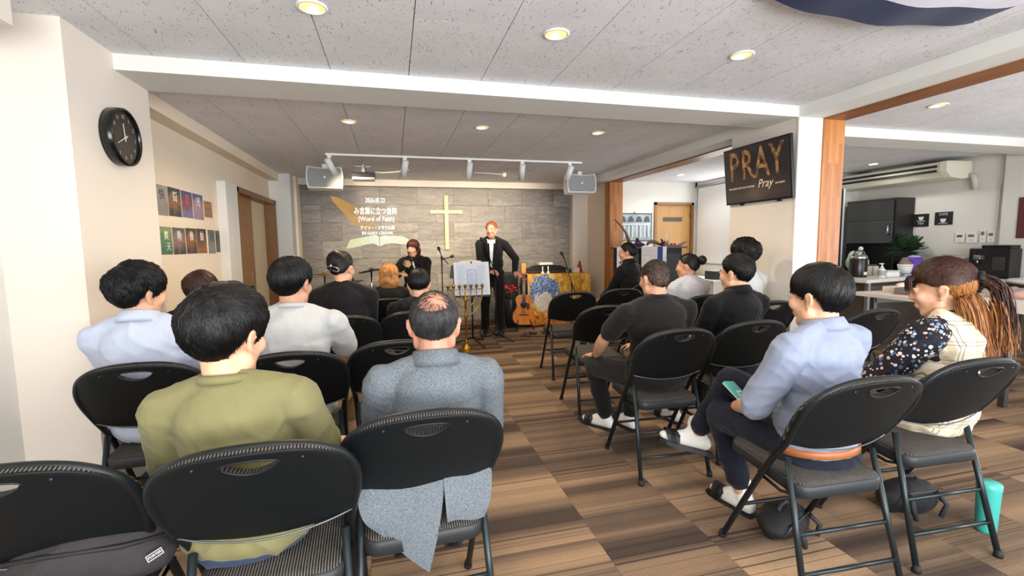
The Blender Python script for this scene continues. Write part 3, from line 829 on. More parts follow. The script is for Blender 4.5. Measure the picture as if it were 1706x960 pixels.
def fall(parent, name, Mh, roots, L, mat, n, seed, w=.006, wave=.006, out=.0, spread=.02, kind_strands=True, end=(0, 0, -1)):
    """long hair: ribbons that leave the roots and hang down"""
    rnd = random.Random(seed); mb = MB(); e = V(end).normalized()
    for k in range(n):
        f = rnd.random()*(len(roots)-1); i = int(f); a, b = roots[i], roots[min(i+1, len(roots)-1)]; g = f-i
        p0 = V(a[0])*(1-g)+V(b[0])*g; d0 = (V(a[1])*(1-g)+V(b[1])*g).normalized()
        p0 = p0 + V((rnd.gauss(0, 1), rnd.gauss(0, 1), rnd.gauss(0, 1)))*spread*.35
        LL = L*rnd.uniform(.75, 1.08); ph = rnd.uniform(0, 6); wv = w*rnd.uniform(.6, 1.3); prev = None; pts = []
        p = p0.copy(); N = 9
        for s in range(N):
            u = s/(N-1); dv = (d0*max(0, 1-u*3.2)**1.5 + e*(.30+u*1.5)).normalized(); pts.append(p + V((math.sin(ph+5*u), math.cos(ph*1.3+4*u), 0))*wave*u + d0*out*u)
            p = p + dv*LL/(N-1)
        sd0 = V((rnd.gauss(0, 1), rnd.gauss(0, 1), rnd.gauss(0, .3)))
        for s in range(N):
            tn = (pts[min(s+1, N-1)]-pts[max(s-1, 0)]).normalized(); sd = tn.cross(sd0).normalized(); nn = sd.cross(tn)
            ww = wv*.5*(1-.8*(s/(N-1))**2.5)
            cur = [mb.bm.verts.new(Mh @ (pts[s]-sd*ww)), mb.bm.verts.new(Mh @ (pts[s]+nn*ww*.5)), mb.bm.verts.new(Mh @ (pts[s]+sd*ww))]
            if prev:
                for i2 in (0, 1):
                    q = mb._f([prev[i2], prev[i2+1], cur[i2+1], cur[i2]]); q.smooth = True
            prev = cur
    o = mb.build(name, mat, parent); o['kind'] = 'stuff'; return o

M_EYEW = M('E8E4DE', .2); M_IRIS = M('20120C', .15); M_LIP = M('A8635A', .45); M_BROW = M('1A1412', .8); M_GLASSES = M('B9B2A6', .2, .9)
M_SOCK = clothmat('plain', 'E9E7E2', name='sock'); M_SANDAL = M('1C1C1E', .55)

def person(label, loc, rz, top=1.23, lean=-6, side=0.0, sh=.19, fat=1.0, head=(0, 6, 0), hs=1.0, skin=SK1, female=0, topm=C_BLACK, sleeve=.62, pants=C_BLACK,
           armL=None, armR=None, legL=None, legR=None, vox=.009, collar=None, collarm=None, hand=(.4, .4), long_sleeve=None, stand=None, pants_short=None, twist=0, disp=.012, feet='sandal', looseness=1.0, untuck=False, pants_extra=None, group=None, handfree=True):
    t = thing('person', label, 'person', (loc[0], loc[1], 0), math.radians(rz), group)
    pz = stand if stand else .535
    P = V((0, 0, pz)); u = V((math.tan(math.radians(side*1.0)) if 0 else 0, math.sin(math.radians(lean)), math.cos(math.radians(lean))))
    u = (u + V((side, 0, 0))).normalized()
    Lt = (top - .207*hs - pz)/u.z; tl = Lt/.50      # pelvis -> neck base
    nb = P + u*Lt
    hc = nb + V((0, .026, .094*hs)) + V((0, .012*head[1]/10, 0))
    hR = R3(*head); Mh = Matrix.Translation(hc) @ hR.to_4x4() @ Matrix.Scale(hs, 4)
    tw = Matrix.Rotation(math.radians(twist), 3, 'Z'); X = tw @ V((1, 0, 0)); Y = u.cross(X)*-1; Y = (tw @ V((0, 1, 0)))
    S = {}; 
    for s, k in ((-1, 'L'), (1, 'R')): S[k] = nb - u*.092*tl + X*s*(sh-.012) - Y*.0
    body = [('e', P+u*.03, (.12*fat, .09*fat, .09)), ('e', P+u*.17*tl, (.11*fat, .075*fat, .13)), ('e', P+u*.30*tl+Y*.02, (.115, .065*fat, .14)),
            ('c', S['L']-u*.02+Y*.01, S['R']-u*.02+Y*.01, .034, .034), ('c', nb-u*.03, hc+hR @ V((0, -.018, -.05))*hs, .057-.008*female, .052-.007*female)]
    for (kk, *rest) in head_prims(female):
        if kk == 'c': body.append(('c', Mh @ V(rest[0]), Mh @ V(rest[1]), rest[2]*hs, rest[3]*hs))
        else:
            e = Euler(rest[2]).to_matrix() if len(rest) > 2 else Matrix.Identity(3)
            body.append(('e', Mh @ V(rest[0]), tuple(x*hs for x in rest[1]), (hR @ e).to_euler()))
    tp = [('e', P+u*.05, (.162*fat, .128*fat, .11)), ('e', P+u*.17*tl, (.150*fat, .120*fat, .14*tl)), ('e', P+u*.30*tl+Y*.005, (sh*.84, .120*(.5+.5*fat), .17*tl)),
          ('e', P+u*.37*tl-Y*.020, (sh*.80, .100, .115)), ('e', P+u*.43*tl-Y*.014, (sh*.52, .078, .075)), ('c', S['L']-u*.03, S['R']-u*.03, .052, .052)]
    if untuck: tp += [('e', P+u*-.005, (.180*fat, .148*fat, .095)), ('e', P+u*.06, (.176*fat, .140*fat, .11))]
    for k in 'LR':
        tp += [('c', nb-u*.020-Y*.008, nb*.45+S[k]*.55-u*.004, .050, .050), ('c', nb*.45+S[k]*.55-u*.004, S[k]-u*.004, .050, .055)]
    out = {'root': t, 'Mh': Mh, 'S': S, 'nb': nb, 'u': u, 'P': P, 'hc': hc, 'tl': tl}
    for s, k, arm, hc_ in ((-1, 'L', armL, hand[0]), (1, 'R', armR, hand[1])):
        arm = arm or {'w': (s*.10, .34, pz+.10), 'pole': (s*.3, -.4, -.85)}
        E_, W_ = ik(S[k], arm['w'], .285, .245, arm.get('pole', (s*.28, -.4, -.85)))
        out['elbow'+k] = E_; out['wrist'+k] = W_
        body += [('c', S[k], E_, .046, .040), ('c', E_, E_+(W_-E_)*.35, .041, .043), ('c', E_+(W_-E_)*.35, W_, .042, .026)]
        d = V(arm.get('hd', (W_-E_).normalized())); bk = V(arm.get('back', (0, .3, 1))); th = V(arm.get('thumb', (-s, .2, .3)))
        body += hand_prims(W_, d, bk, th, hc_, hs*.98)
        sl = arm.get('sleeve', sleeve); Ls = looseness
        if sl <= 1:
            e1 = S[k]+(E_-S[k])*sl; tp += [('c', S[k]-u*.006, e1, .062*Ls, .061*Ls if sl > .5 else .064*Ls)]
        else:
            tp += [('c', S[k]-u*.006, E_, .062*Ls, .053*Ls), ('c', E_, E_+(W_-E_)*(sl-1), .053*Ls, .040*Ls)]
    # legs
    pt = [('e', P+V((0, .0, -.036)), (.166*fat, .132*fat, .076))]
    if pants_extra: pt += pants_extra
    foot = []
    for s, k, leg in ((-1, 'L', legL), (1, 'R', legR)):
        leg = leg or {}
        H = P+V((s*.088, .02, -.02)); K = V(leg.get('k', (s*.115, .43, .50))); A = V(leg.get('a', (s*.115, .42, .085))); fd = V(leg.get('f', (s*.12, 1, 0))).normalized()
        out['knee'+k] = K; out['ankle'+k] = A
        body += [('c', H, K, .07, .052), ('c', K, A, .050, .036)]
        lo = leg.get('hem', .90)
        pt += [('c', H, K, .092*fat**.5, .070), ('c', K, K+(A-K)*.45, .068, .064), ('c', K+(A-K)*.45, K+(A-K)*lo, .064, .058)]
        up = leg.get('up', V((0, 0, 1))); up = V(up)
        heel = A - up*.045 - fd*.035; ball = A - up*.055 + fd*.125; toe = ball + fd*.055
        body += [('c', A, heel, .034, .032), ('c', A, ball, .033, .026), ('c', heel, ball, .03, .03), ('c', ball, toe, .028, .02)]
        foot.append((A, heel, ball, toe, fd, up))
    out['body'] = blob('body', body, skin, t, min(vox, .0085) if handfree else vox, 3)
    out['top'] = blob('shirt', tp, topm, t, vox, 5, disp)
    out['pants'] = blob('trousers', pt, pants, t, vox, 5, disp)
    for A, heel, ball, toe, fd, up in foot:
        sock = [('c', A+(up*.06), A, .041, .040), ('c', A, heel, .040, .037), ('c', A, ball, .039, .031), ('c', heel, ball, .035, .034), ('c', ball, toe, .032, .024)]
        sdv = fd.cross(up).normalized()
        if feet == 'shoe':
            blob('shoe', [('c', A+up*.01, heel, .042, .04), ('c', A, ball, .04, .036), ('c', heel, ball, .038, .038), ('c', ball, toe, .036, .028), ('c', heel-up*.02, toe-up*.015, .03, .028)], M('151314', .35), t, .012, 3)
        else:
            blob('sock', sock, M_SOCK, t, .011, 3)
            mb = MB(); lo = -.040
            c0 = heel - fd*.035; Ls = (toe-heel).dot(fd)+.075
            prof = [(0, .034), (.12, .042), (.35, .040), (.62, .048), (.82, .046), (.95, .03), (1, .012)]
            base = V((heel.x, heel.y, 0)); hz = (heel-up*.036)
            L_ = [hz - fd*.035 + fd*Ls*f + sdv*wd for f, wd in prof]; R_ = [hz - fd*.035 + fd*Ls*f - sdv*wd for f, wd in reversed(prof)]
            loop = L_+R_
            mb.rings([[p-up*.022 for p in loop], [p for p in loop]], True, True, False)
            for f0, sg in ((.56, 1), (.80, -1)):
                pts = []
                for q in range(7):
                    a = PI*q/6; c = hz - fd*.035 + fd*Ls*(f0+sg*.10*(q/6-.0)*1.0)
                    pts.append((c + sdv*.046*math.cos(a) + up*(.004+.062*math.sin(a)), fd))
                mb.rings([[p - fd*.024, p + fd*.024, p + fd*.024 + up*.004, p - fd*.024 + up*.004] for p, fd in pts], True, True, False)
            mb.build('sandal', M_SANDAL, t)
    # face
    for s in (-1, 1):
        e = MB().ell((s*.030, .0735, .004), (.0125, .0115, .0085), u=12, v=8).build('eye', M_EYEW, t); e.matrix_local = Mh
        q = MB().ell((s*.030, .0815, .004), (.0055, .0045, .0055), u=10, v=6).build('iris', M_IRIS, e)
        e2 = MB().tube([(s*.014, .0885, .021), (s*.032, .0855, .026), (s*.050, .073, .021)], [.0025, .0035, .0018], 6).build('eyebrow', M_BROW, t); e2.matrix_local = Mh
    e3 = MB().tube([(-.017, .0885, -.062), (-.007, .0935, -.0605), (.007, .0935, -.0605), (.017, .0885, -.062)], [.0016, .0032, .0032, .0016], 6).build('lips', M_LIP, t); e3.matrix_local = Mh
    # collar
    cm = collarm or topm; ax = (hc-nb).normalized()
    if collar == 'tee':
        MB().lathe([(.066, -.016), (.074, -.018), (.074, -.004), (.068, .006), (.062, .002)], (0, 0, 0), 24, Matrix.Translation(nb-u*.004+V((0, .008, 0))) @ Matrix.Rotation(math.radians(-10), 4, 'X') @ Matrix.Scale(1.0, 4)).build('neckband', cm, t)
    elif collar == 'shirt':
        m = Matrix.Translation(nb-u*.012+V((0, .006, 0))) @ Matrix.Rotation(math.radians(-14), 4, 'X')
        MB().lathe([(.082, -.022), (.088, -.024), (.083, .0), (.074, .026), (.069, .028), (.067, .020), (.070, -.01)], (0, 0, 0), 26, m).build('collar', cm, t)
    return out
# ---------------------------------------------------------------- the audience
def at(key, dx=0, dy=.265):
    c = CH[key]; a = c.rotation_euler.z
    return (c.location.x + math.cos(a)*dx - math.sin(a)*dy, c.location.y + math.sin(a)*dx + math.cos(a)*dy)

# man in olive shirt
C_OLIVE = clothmat('plain', '78734E', name='olive'); C_JEAN = clothmat('plain', '2C3B55', name='jean'); C_STONE = clothmat('plain', '8D8A84', name='stone')
p = person('man in an olive shirt seen from behind, tousled black hair with a thin crown', at('olive', -.075), 0, top=1.205, lean=-7, side=-.06, sh=.182, fat=1.08, untuck=True, head=(-24, 8, 2), hs=1.08, skin=SK2, topm=C_OLIVE, sleeve=.75, pants=C_JEAN, vox=.008,
           armL={'w': (-.16, .30, .60), 'pole': (-.35, -.5, -.7)}, armR={'w': (.22, .30, .60), 'pole': (.3, -.4, -.8)}, collar='tee', disp=.016, legR={'k': (.18, .44, .50), 'a': (.18, .43, .09)})
hair(p['root'], p['Mh'], MOP, H_BLACK, th=.027, n=5200, L=.095, w=.0026, seed=3, jit=.28, lift=.006, tou=.010, crown=(.12, -.62, .78), rag=14)
# man in blazer
C_BLAZ = clothmat('heather', '2E353B', '82898F'); 
p = person('balding man in a grey heather blazer seen from behind', at('grey', .045), 0, top=1.17, lean=-5, side=.05, sh=.185, fat=1.08, head=(-6, 12, 0), hs=1.0, skin=SK3, topm=C_BLAZ, sleeve=1.85, pants=C_CHAR, vox=.008,
           armL={'w': (-.13, .30, .56), 'pole': (-.3, -.4, -.8)}, armR={'w': (.15, .32, .56), 'pole': (.45, -.4, -.7)}, collar='shirt', disp=.012, looseness=1.12)
BLZ = p
hair(p['root'], p['Mh'], SHORT, H_GREY, th=.007, n=2200, L=.04, w=.0026, seed=4, jit=.3, lift=.004, crown=(0, -.35, .93), bald=[((0, -.60, .80), 33), ((0, .10, .99), 30), ((0, .5, .86), 30)], rag=5)
hair(p['root'], p['Mh'], SHORT, H_GREY, th=.004, n=900, L=.06, w=.0012, seed=44, jit=.35, lift=.003, crown=(.1, -.7, .7), rag=2, cap=False)
# light blue shirt, far left
C_LBLUE = clothmat('plain', 'B9C0D2', name='lb')
p = person('man in a light blue shirt beside the left column, thick black hair', at('L1', -.05), 0, top=1.245, lean=-4, side=-.05, sh=.20, fat=1.05, head=(-34, 2, 4), hs=1.02, skin=SK2, topm=C_LBLUE, untuck=True, sleeve=.8, pants=C_CHAR, vox=.009, collar='shirt', disp=.015)
hair(p['root'], p['Mh'], MOP, H_BLACK, th=.030, n=3200, L=.06, w=.003, seed=5, jit=.4, lift=.010, rag=12, tou=.014)
# brown hair in front of him
p = person('listener with dark brown hair below the posters, mostly hidden', at('P2', -.04), 0, top=1.17, lean=0, side=-.03, sh=.18, head=(-25, 6, 0), topm=C_BLACK, vox=.012, female=1)
hair(p['root'], p['Mh'], MOP, H_BROWN, th=.020, n=700, L=.08, w=.005, seed=6, jit=.25, lift=.006)
# white T-shirt
C_WHITE = clothmat('plain', 'BEBEBC', name='w'); C_BEIGE = clothmat('plain', '9B7F58', name='beige')
p = person('young man in a white T-shirt and beige shorts', at('L2', .0), 0, top=1.265, lean=-4, side=-.02, sh=.195, fat=1.0, head=(-22, 4, 0), hs=1.02, skin=SK1, topm=C_WHITE, untuck=True, sleeve=.85, pants=C_BEIGE, vox=.009, collar='tee', disp=.014, looseness=1.12,
           armR={'w': (.20, .36, .60), 'pole': (1, -.3, -.3)}, legR={'k': (.20, .42, .51), 'a': (.19, .40, .085), 'hem': .15}, legL={'k': (-.15, .42, .50), 'hem': .15})
hair(p['root'], p['Mh'], MOP, H_BLACK, th=.024, n=2600, L=.08, w=.003, seed=7, jit=.2, lift=.005, crown=(0, -.3, .95), tou=.006)
# woman with clip
p = person('woman in black with her hair held up by a silver claw clip', at('L3', .0), 0, top=1.285, lean=-2, side=-.03, sh=.205, fat=1.08, head=(-28, 4, 0), skin=SK2, topm=C_CHAR, sleeve=1.9, vox=.010, female=1, disp=.014)
hair(p['root'], p['Mh'], BACKUP, H_DARK, th=.014, ells=[((.0, -.06, .05), (.06, .06, .07))], n=1200, L=.09, w=.005, seed=8, jit=.12, lift=.003, crown=(0, .9, .3))
cl = MB()
for s in (-1, 1):
    cl.tube([V((.0, -.118, .02)), V((s*.018, -.126, .012)), V((s*.040, -.118, .004)), V((s*.052, -.10, -.010)), V((s*.04, -.112, -.026)), V((s*.012, -.122, -.016))], .0032, 6)
o = cl.tube([(0, -.12, .05), (0, -.126, .02), (0, -.122, -.02)], .004, 6).build('hair_clip', M('C9C6C0', .15, 1.0), p['root']); o.matrix_local = p['Mh']
gl = MB()
for s in (-1, 1): gl.tube([(s*.078, -.01, .006), (s*.074, .06, .006), (s*.06, .088, .004)], .0016, 5).tube([(s*.034+.024*math.cos(a*PI/6), .094, .0+.019*math.sin(a*PI/6)) for a in range(12)], .0015, 5, closed=True)
o = gl.build('glasses', M_GLASSES, p['root']); o.matrix_local = p['Mh']
# blonde
p = person('blonde listener with a shoulder length bob in a dark top near the drums', at('BL', .0), 0, top=1.155, lean=0, side=.05, sh=.18, head=(-8, 4, 0), hs=.97, skin=SK2, topm=C_BLACK, sleeve=1.9, vox=.012, female=1)
hair(p['root'], p['Mh'], BOB, H_BLOND, th=.020, ells=[((0, -.03, -.06), (.092, .085, .10))], n=1400, L=.12, w=.006, seed=9, jit=.08, lift=.004, crown=(0, -.1, .99), down=.3)
# dark hair + mask
p = person('dark-haired listener in black with a white face mask strap behind the ear', at('L5', .06), 0, top=1.135, lean=0, side=.05, sh=.20, fat=1.05, head=(-6, 16, 0), skin=SK2, topm=C_BLACK, sleeve=1.9, vox=.011)
hair(p['root'], p['Mh'], SHORT, H_BLACK, th=.017, n=1300, L=.06, w=.0045, seed=10, jit=.25, lift=.006)
mk = MB()
for s in (-1, 1): mk.tube([(s*.055, .065, -.045), (s*.078, .01, -.03), (s*.086, -.02, .0), (s*.08, .0, .018), (s*.06, .06, -.02)], .0018, 5)
mk.ell((0, .085, -.055), (.05, .03, .042)); o = mk.build('face_mask', M('ECECEC', .8), p['root']); o.matrix_local = p['Mh']

# buzz cut
C_BTEE = clothmat('plain', '191817', name='btee')
p = person('man with a buzz cut in a black T-shirt, hand resting on his knee', at('A', .02), 2, top=1.225, lean=2, side=.03, sh=.225, fat=1.15, head=(4, 6, 0), hs=1.02, skin=SK1, topm=C_BTEE, sleeve=.70, pants=C_CHAR, vox=.009, collar='tee', disp=.015, looseness=1.1, untuck=True,
           armL={'w': (-.20, .40, .575), 'pole': (-1, -.25, -.35), 'hd': (-.12, .9, -.12), 'back': (0, .1, 1), 'thumb': (1, .3, 0)}, hand=(.22, .4),
           legL={'k': (-.20, .43, .50), 'a': (-.06, .52, .09), 'f': (-.45, .8, 0)}, legR={'k': (.14, .43, .50), 'a': (.10, .46, .09), 'f': (-.2, 1, 0)})
BUZZ = p
t_ = NT('buzz_hair'); oc = t_.coord(); f = t_.noise(oc, 700, 2); z_ = t_.sep(oc)[2]
t_.col(t_.mix(t_.math('GREATER_THAN', t_.math('ADD', f, t_.math('MULTIPLY', t_.math('SUBTRACT', 1.13, z_), 1.1)), .54), lin('2E2623'), lin('94786A'))); t_.set(.8, spec=.2); t_.bump(f, .5, .002)
hair(p['root'], p['Mh'], SHORT, t_.m, th=.0035, n=1500, L=.012, w=.002, seed=11, jit=.6, lift=.003, rag=1, strands_mat=H_DARK)
MB().lathe([(.0285, -.006), (.0315, -.004), (.0315, .004), (.0285, .006)], (0, 0, 0), 18, Matrix.Translation(p['wristL']-(p['wristL']-p['elbowL']).normalized()*.012) @ (p['wristL']-p['elbowL']).to_track_quat('Z', 'Y').to_matrix().to_4x4()).build('wristband', M('101010', .5), p['root'])
# short hair black shirt
p = person('short-haired man in a black collared shirt, right of the buzz-cut man', at('B', .06), 4, top=1.24, lean=-2, side=.06, sh=.205, fat=1.05, head=(15, 5, 0), hs=1.03, skin=SK2, topm=C_BLACK, sleeve=.8, vox=.009, collar='shirt', disp=.014)
hair(p['root'], p['Mh'], SHORT, H_BLACK, th=.014, n=1800, L=.045, w=.0034, seed=12, jit=.35, lift=.007, rag=8)
# striped blouse with bun
C_STR = clothmat('stripe', 'E6E6EA', '4A5578')
p = person('woman with her dark hair in a bun and a finely striped blouse', at('A2', -.02), 6, top=1.215, lean=2, side=0, sh=.185, fat=1.05, head=(34, 3, 0), skin=SK1, topm=C_STR, sleeve=.9, vox=.010, female=1, disp=.010)
hair(p['root'], p['Mh'], BACKUP, H_DARK, th=.012, n=1200, L=.09, w=.005, seed=13, jit=.12, lift=.003, crown=(0, .9, .3))
b_ = MB().ell((0, -.135, .055), (.045, .042, .045)).build('hair_bun', H_DARK, p['root']); b_.matrix_local = p['Mh']
e_ = MB().ell((-.080, -.006, -.046), (.006, .006, .006), u=8, v=6).build('earring', M('E8E0C8', .2, .3), p['root']); e_.matrix_local = p['Mh']
# white top behind
p = person('black-haired listener in a white top by the pillar under the screen', at('W', -.02), 8, top=1.335, lean=0, side=.0, sh=.175, head=(12, 6, 0), hs=1.04, skin=SK2, topm=C_WHITE, sleeve=.8, vox=.011)
hair(p['root'], p['Mh'], MOP, H_BLACK, th=.030, n=1800, L=.07, w=.004, seed=14, jit=.5, lift=.012, rag=14, tou=.012)
# profile man in black at front right
p = person('man in black seen in profile in front of the lectern', at('PR', .02), 30, top=1.325, lean=0, side=0, sh=.205, fat=1.08, head=(20, 4, 0), skin=SK1, topm=C_BLACK, sleeve=1.9, vox=.011, collar='shirt')
hair(p['root'], p['Mh'], SHORT, H_BLACK, th=.012, n=1000, L=.05, w=.0045, seed=15, jit=.25, lift=.006)
# blue shirt man on the right
C_PALE = clothmat('plain', '858EA3', name='pale')
p = person('man in a pale blue shirt with crossed legs, brown belt and black sandals', at('blue', .05), 10, top=1.22, lean=-2, side=.02, sh=.205, fat=1.02, head=(3, 6, 0), hs=1.04, skin=SK2, topm=C_PALE, untuck=True, pants_extra=[('e', (0, -.005, .470), (.190, .158, .042))], sleeve=1.12, pants=C_NAVY, vox=.0075, collar='shirt', disp=.016, looseness=1.2,
           armL={'w': (-.085, .30, .575), 'pole': (-.6, -.35, -.6), 'hd': (.8, .35, -.35), 'back': (-.2, .5, .8), 'thumb': (.2, .8, .4)}, armR={'w': (.13, .31, .62), 'pole': (1, -.3, -.5), 'hd': (-.7, .6, -.1), 'back': (.2, .5, .8), 'thumb': (-.2, .7, .5)}, hand=(.7, .6),
           legL={'k': (-.05, .42, .49), 'a': (.055, .36, .085), 'f': (.02, 1, 0), 'hem': .80}, legR={'k': (.00, .40, .66), 'a': (.02, .63, .30), 'f': (-.62, .62, .15), 'up': (.05, .25, .95), 'hem': .84})
BLU = p
hair(p['root'], p['Mh'], [(0, 20), (30, 16), (52, 6), (66, -2), (78, -12), (86, -2), (96, 2), (106, -10), (125, -44), (180, -54)], H_BLACK, th=.021, n=2600, L=.09, w=.0036, seed=16, jit=.22, lift=.007, rag=10, down=.2)
nb = p['P']
# belt
MB().lathe([(.163, -.016), (.1715, -.014), (.1715, .014), (.163, .016)], (0, 0, 0), 40, Matrix.Translation(V((0, -.002, .508))) @ Matrix.Rotation(math.radians(-5), 4, 'X') @ Matrix.Diagonal((1.06, .865, 1, 1))).build('belt', M('9A5A30', .45), p['root'])
# ponytail woman
C_FLOR = clothmat('floral', '1B1B22'); C_PLAID = clothmat('plaid', 'D3CBBA')
p = person('woman with a brown ponytail in a floral blouse under a cream plaid dress', at('plaid', .19), 12, top=1.22, lean=0, side=.19, sh=.185, fat=1.0, head=(16, 10, 0), hs=1.1, skin=SK2, topm=C_FLOR, sleeve=1.35, pants=C_PLAID, vox=.0075, female=1, disp=.014, looseness=1.25,
           armL={'w': (-.06, .30, .58), 'pole': (-1, -.1, -.5)}, armR={'w': (.08, .3, .58)})
PON = p; u = p['u']; P0 = p['P']; tl = p['tl']
ves = [('e', P0+u*.03+V((0, -.005, 0)), (.190, .150, .12)), ('e', P0+u*.17*tl, (.172, .138, .15)), ('e', P0+u*.33*tl-V((0, .012, 0)), (.155, .128, .17))]
for s in (-1, 1): ves.append(('c', P0+u*.42*tl+V((s*.085, -.05, 0)), p['nb']-u*.015+V((s*.075, 0, 0)), .05, .045))
blob('plaid_dress', ves, C_PLAID, p['root'], .0075, 5, .014)
hair(p['root'], p['Mh'], [(0, 16), (26, 14), (46, 14), (70, 2), (86, 4), (97, 0), (112, -4), (140, 2), (180, 6)], H_BROWN, th=.024, n=3200, L=.10, w=.0038, seed=17, jit=.10, lift=.003, flow=lambda d: V((0, -1.0, .05))-d*0 - V((d.x*.6, 0, 0)), rag=3)
hair(p['root'], p['Mh'], [(0, 60), (80, 60), (94, 0), (106, -24), (125, -44), (180, -54)], H_TIP, th=.012, n=900, L=.08, w=.004, seed=18, jit=.06, lift=.004, crown=(0, 0, 1), down=.6)
MB().lathe([(.012, -.012), (.024, -.010), (.026, 0), (.024, .010), (.012, .012)], (0, 0, 0), 16, p['Mh'] @ Matrix.Translation((0, -.128, .035)) @ Matrix.Rotation(PI/2, 4, 'X')).build('hair_tie', M('1A1315', .7), p['root'])
fall(p['root'], 'ponytail', p['Mh'], [((-.010, -.128, .034), (0, -1, -.2)), ((.010, -.128, .026), (0, -.8, -.5))], .27, H_BROWN, 420, 21, .0045, .010, 0, .028)
fall(p['root'], 'ponytail_tips', p['Mh'], [((-.014, -.158, -.07), (0, -.1, -1)), ((.014, -.158, -.07), (0, -.1, -1))], .19, H_TIP, 220, 22, .0045, .012, .01, .034)
fall(p['root'], 'loose_hair', p['Mh'], [((-.072, -.050, -.055), (-.10, -.2, -1)), ((-.06, -.085, -.04), (-.1, -.4, -1)), ((-.01, -.105, -.05), (0, -.5, -1)), ((.05, -.09, -.04), (.1, -.4, -1))], .22, H_TIP, 900, 23, .0042, .007, .008, .022)
fall(p['root'], 'fringe', p['Mh'], [((-.062, .066, .062), (-.4, .9, -.1)), ((0, .094, .066), (0, 1, 0)), ((.06, .066, .062), (.4, .9, -.1))], .070, H_BROWN, 150, 24, .003, .004, .01, .010)

# ---------------------------------------------------------------- on the platform
C_SUIT = clothmat('plain', '121318', name='suit'); C_WSH = clothmat('plain', 'D5DCE8', name='wsh')
p = person('standing man in a dark suit and open white shirt speaking into a microphone', (1.40, 6.62), 165, top=1.66, lean=2, sh=.195, fat=1.12, head=(-16, 6, 0), hs=.98, skin=SK3, topm=C_SUIT, sleeve=1.92, pants=C_BLACK, vox=.010, stand=.86, disp=.010, looseness=1.08, feet='shoe',
           armL={'w': (-.33, .15, .93), 'pole': (-.8, -.9, -.1), 'hd': (-.6, .6, -.25), 'back': (0, .4, .9), 'thumb': (.5, .8, .2)}, armR={'w': (.02, .27, .95), 'pole': (1, -.6, -.3), 'hd': (-.85, .45, -.1), 'back': (0, .7, .6), 'thumb': (0, .2, 1)}, hand=(.25, .8),
           legL={'k': (-.11, .05, .46), 'a': (-.12, .02, .085), 'hem': .98}, legR={'k': (.11, .04, .46), 'a': (.12, .02, .085), 'hem': .98})
PRE = p; u = p['u']; nb = p['nb']
hair(p['root'], p['Mh'], SHORT, H_RED, th=.008, n=900, L=.035, w=.0045, seed=31, jit=.3, lift=.006)
blob('jacket_skirt', [('e', p['P']+u*.04, (.178, .138, .16)), ('e', p['P']+u*-.06, (.175, .14, .10))], C_SUIT, p['root'], .012, 4)
MB().prism([(-.036, 1.40), (.036, 1.40), (.028, 1.30), (.018, 1.02), (-.010, 1.0), (-.022, 1.2)], .112, .148, 'y', bev=.003).build('shirt_front', C_WSH, p['root'])
for s in (-1, 1):
    MB().prism([(s*.012, 1.385), (s*.062, 1.415), (s*.050, 1.345)], .10, .150, 'y').build('collar', C_WSH, p['root'])
    MB().prism([(s*.062, 1.42), (s*.10, 1.39), (s*.105, 1.30), (s*.02, 1.07), (s*.005, 1.07), (s*.042, 1.26)], .118, .152, 'y', bev=.003).build('lapel', C_SUIT, p['root'])
C_JKT = clothmat('plain', '111111', name='jkt')
p = person('interpreter woman with an auburn bob in a black jacket holding a microphone', (.29, 6.62), 150, top=1.405, lean=0, sh=.185, fat=1.12, head=(2, 10, 0), hs=.97, skin=SK2, female=1, topm=C_JKT, sleeve=1.9, pants=C_BLACK, vox=.010, stand=.70, disp=.010, looseness=1.25,
           armL={'w': (-.06, .25, 1.04), 'pole': (-.9, -.2, -.8), 'hd': (.35, .25, .9), 'back': (-.6, .7, .1), 'thumb': (.4, .5, .6)}, armR={'w': (.10, .27, .95), 'pole': (1, -.3, -.6), 'hd': (-.8, .3, .1)}, hand=(.95, .5),
           legL={'k': (-.10, .05, .39), 'a': (-.10, .02, .085), 'hem': .97}, legR={'k': (.10, .05, .39), 'a': (.10, .02, .085), 'hem': .97})
INT = p
hair(p['root'], p['Mh'], BOB, hairmat('2A1512', '55281C', name='maroon'), th=.018, ells=[((0, -.02, -.05), (.092, .082, .095))], n=1100, L=.10, w=.006, seed=33, jit=.08, lift=.004, crown=(0, 0, 1), down=.3)
# blazer tail hanging over the rear edge of the seat, split at the back vent
def flap(name, rows, mat, parent, th=.004):
    mb = MB()
    for off in (0, th):
        g = [[mb.bm.verts.new(V(p)+V((0, off, 0))) for p in r] for r in rows]
        for j in range(len(rows)-1):
            for i in range(len(rows[0])-1): f = mb._f([g[j][i], g[j][i+1], g[j+1][i+1], g[j+1][i]]); f.smooth = True
    return mb.build(name, mat, parent)
bx0, by0 = BLZ['root'].location.x, BLZ['root'].location.y
def W2(x, y, z): return (x-bx0, y-by0, z)
def rowsof(top, mid, low, n=7):
    R = []
    for c in (top, ) : pass
    for t in range(9):
        f = t/8
        row = []
        for i in range(n):
            a = i/(n-1)
            def bl(P): return V(P[0])*(1-a)+V(P[1])*a
            p = bl(top)*(1-f)**2 + bl(mid)*2*f*(1-f) + bl(low)*f*f
            row.append(p+V((0, -.006*math.sin(a*7+f*3), 0)))
        R.append(row)
    return R
flap('blazer_tail', rowsof((W2(-.13, 1.44, .66), W2(.135, 1.425, .66)), (W2(-.14, 1.36, .545), W2(.13, 1.345, .54)), (W2(-.10, 1.385, .485), W2(.075, 1.375, .31))), C_BLAZ, BLZ['root'])
flap('blazer_tail', rowsof((W2(.128, 1.424, .66), W2(.285, 1.45, .66)), (W2(.125, 1.344, .54), W2(.29, 1.37, .545)), (W2(.135, 1.37, .47), W2(.255, 1.39, .455))), C_BLAZ, BLZ['root'])
